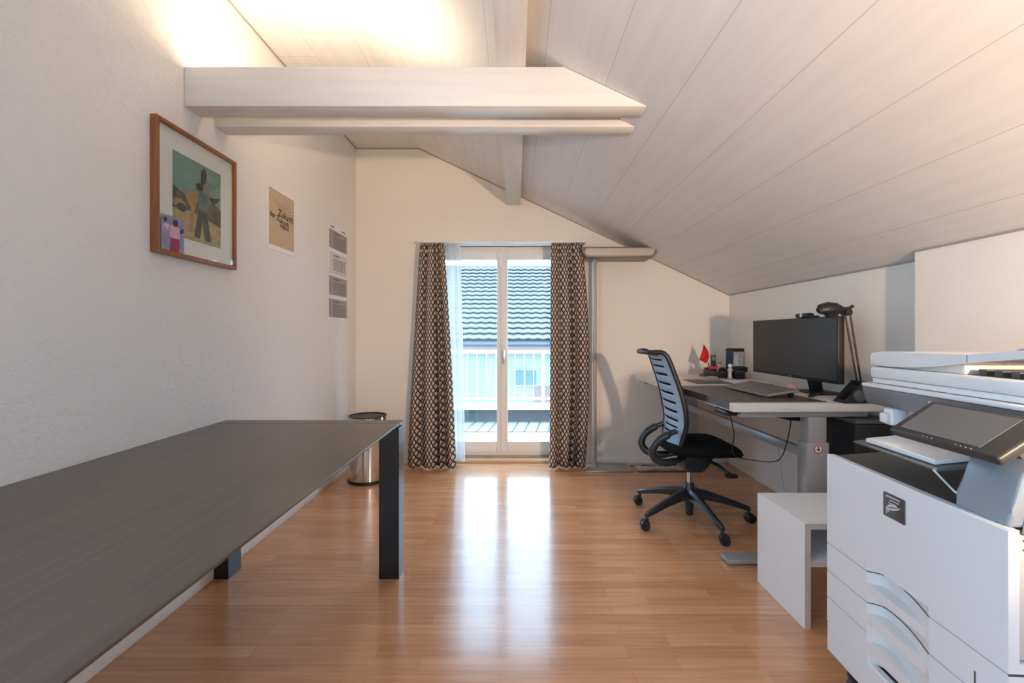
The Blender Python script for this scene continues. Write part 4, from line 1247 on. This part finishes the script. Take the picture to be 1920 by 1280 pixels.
# job separator tray with printed paper
q_ = MB(); q_.prism([(.016, .836), (.026, .828), (.40, .872), (.40, .880)], 'y', .20, .50, .002); obj('separator_tray', q_, M['printer_grey'], PR)
q_ = MB(); q_.tube([(.02, .205, .832), (.02, .150, .80), (.03, .135, .785)], .0025, 6); obj('stopper_wire', q_, M['silver_mark'], PR)
q_ = MB(); q_.box(.10, .15, .452, .488, .893, .9435, .006, 3); q_.box(.085, .10, .456, .484, .90, .93, .005); tag(obj('hinge_cover', q_, M['printer_plain'], PR), 'small white hinge cover under the scanner')
# operation panel
ang = math.atan2(.075, .1085)
T = Matrix.Translation((-.0575, 0, .925)) @ Matrix.Rotation(-ang, 4, 'Y')
PL = .132
q_ = MB(); q_.box(0, PL, -.038, .248, -.022, 0, .006, 3, T); OP = obj('operation_panel', q_, M['bezel'], PR)
q_ = MB(); q_.box(.016, PL - .012, .012, .225, .0002, .0012, 0, 1, T); obj('touch_screen', q_, M['touch'], OP, smooth=0)
q_ = MB()
for i in range(7): q_.box(.005, .0072, .0215 + i * .012 + (.05 if i > 3 else 0), .024 + i * .012 + (.05 if i > 3 else 0), .0002, .0012, 0, 1, T)
obj('panel_marks', q_, M['key_grey'], OP, smooth=0)
q_ = MB(); q_.box(.05, PL - .01, -.02, .20, -.045, -.022, .004, 2, T); obj('panel_back', q_, M['printer_dark'], OP)
# platen cover and document feeder
q_ = MB(); q_.box(.118, Dp, -.004, .560, 1.0145, 1.030, .003); obj('platen_cover', q_, M['printer_plain'], PR)
q_ = MB(); q_.box(.114, Dp, -.008, .566, 1.0305, 1.066, .008, 3); obj('feeder_base', q_, M['printer_plain'], PR)
q_ = MB(); q_.box(.135, .60, .252, .574, 1.0655, 1.092, .006); obj('feeder_core', q_, M['printer_beige'], PR)
q_ = MB()
q_.prism([(.574, 1.068), (.48, 1.070), (.395, 1.0745), (.304, 1.0845), (.23, 1.0975), (.10, 1.114), (-.01, 1.130), (-.01, 1.148), (.10, 1.134), (.23, 1.1185), (.395, 1.1165), (.52, 1.1165), (.574, 1.110)], 'x', .120, .60, .006, 3)
obj('document_feeder', q_, M['printer_plain'], PR)
q_ = MB(); q_.box(.1195, .1215, .228, .2295, 1.099, 1.118); obj('feeder_seam', q_, M['printer_dark'], PR, smooth=0)
q_ = MB(); q_.box(.14, .60, -.004, .25, 1.0655, 1.0665 + .001); 
for i in range(5): q_.box(.15, .40, .05 + i * .04, .07 + i * .04, 1.0672, 1.082)
obj('feeder_output', q_, M['printer_dark'], PR)
q_ = MB(); q_.prism([(.30, 1.122), (.12, 1.139), (.10, 1.150), (.14, 1.150), (.29, 1.131)], 'x', .30, .42, .002); tag(obj('paper_guide', q_, M['printer_blue'], PR), 'translucent bluish paper guide')
for (x, y) in ((.06, .06), (.06, .54), (.60, .06), (.60, .54)):
    q_ = MB(); q_.cyl((x, y - .015, .028), (x, y + .015, .028), .028, seg=18); q_.box(x - .022, x + .022, y - .02, y + .02, .05, .10, .003); obj('caster', q_, M['black_plastic'], PR)
# sheets waiting on the separator tray
q_ = MB(); q_.prism([(.032, .8418), (.032, .853), (.32, .8868), (.32, .8763)], 'y', .215, .462, .001); PP = obj('paper_stack', q_, M['paper'])
MW = Matrix.Translation(PR.location) @ PR.rotation_euler.to_matrix().to_4x4()
PP.location = MW @ PP.location; PP.rotation_euler.z = PR.rotation_euler.z
tag(PP, 'stack of white paper lying on the tray under the printer touch panel', 'paper')
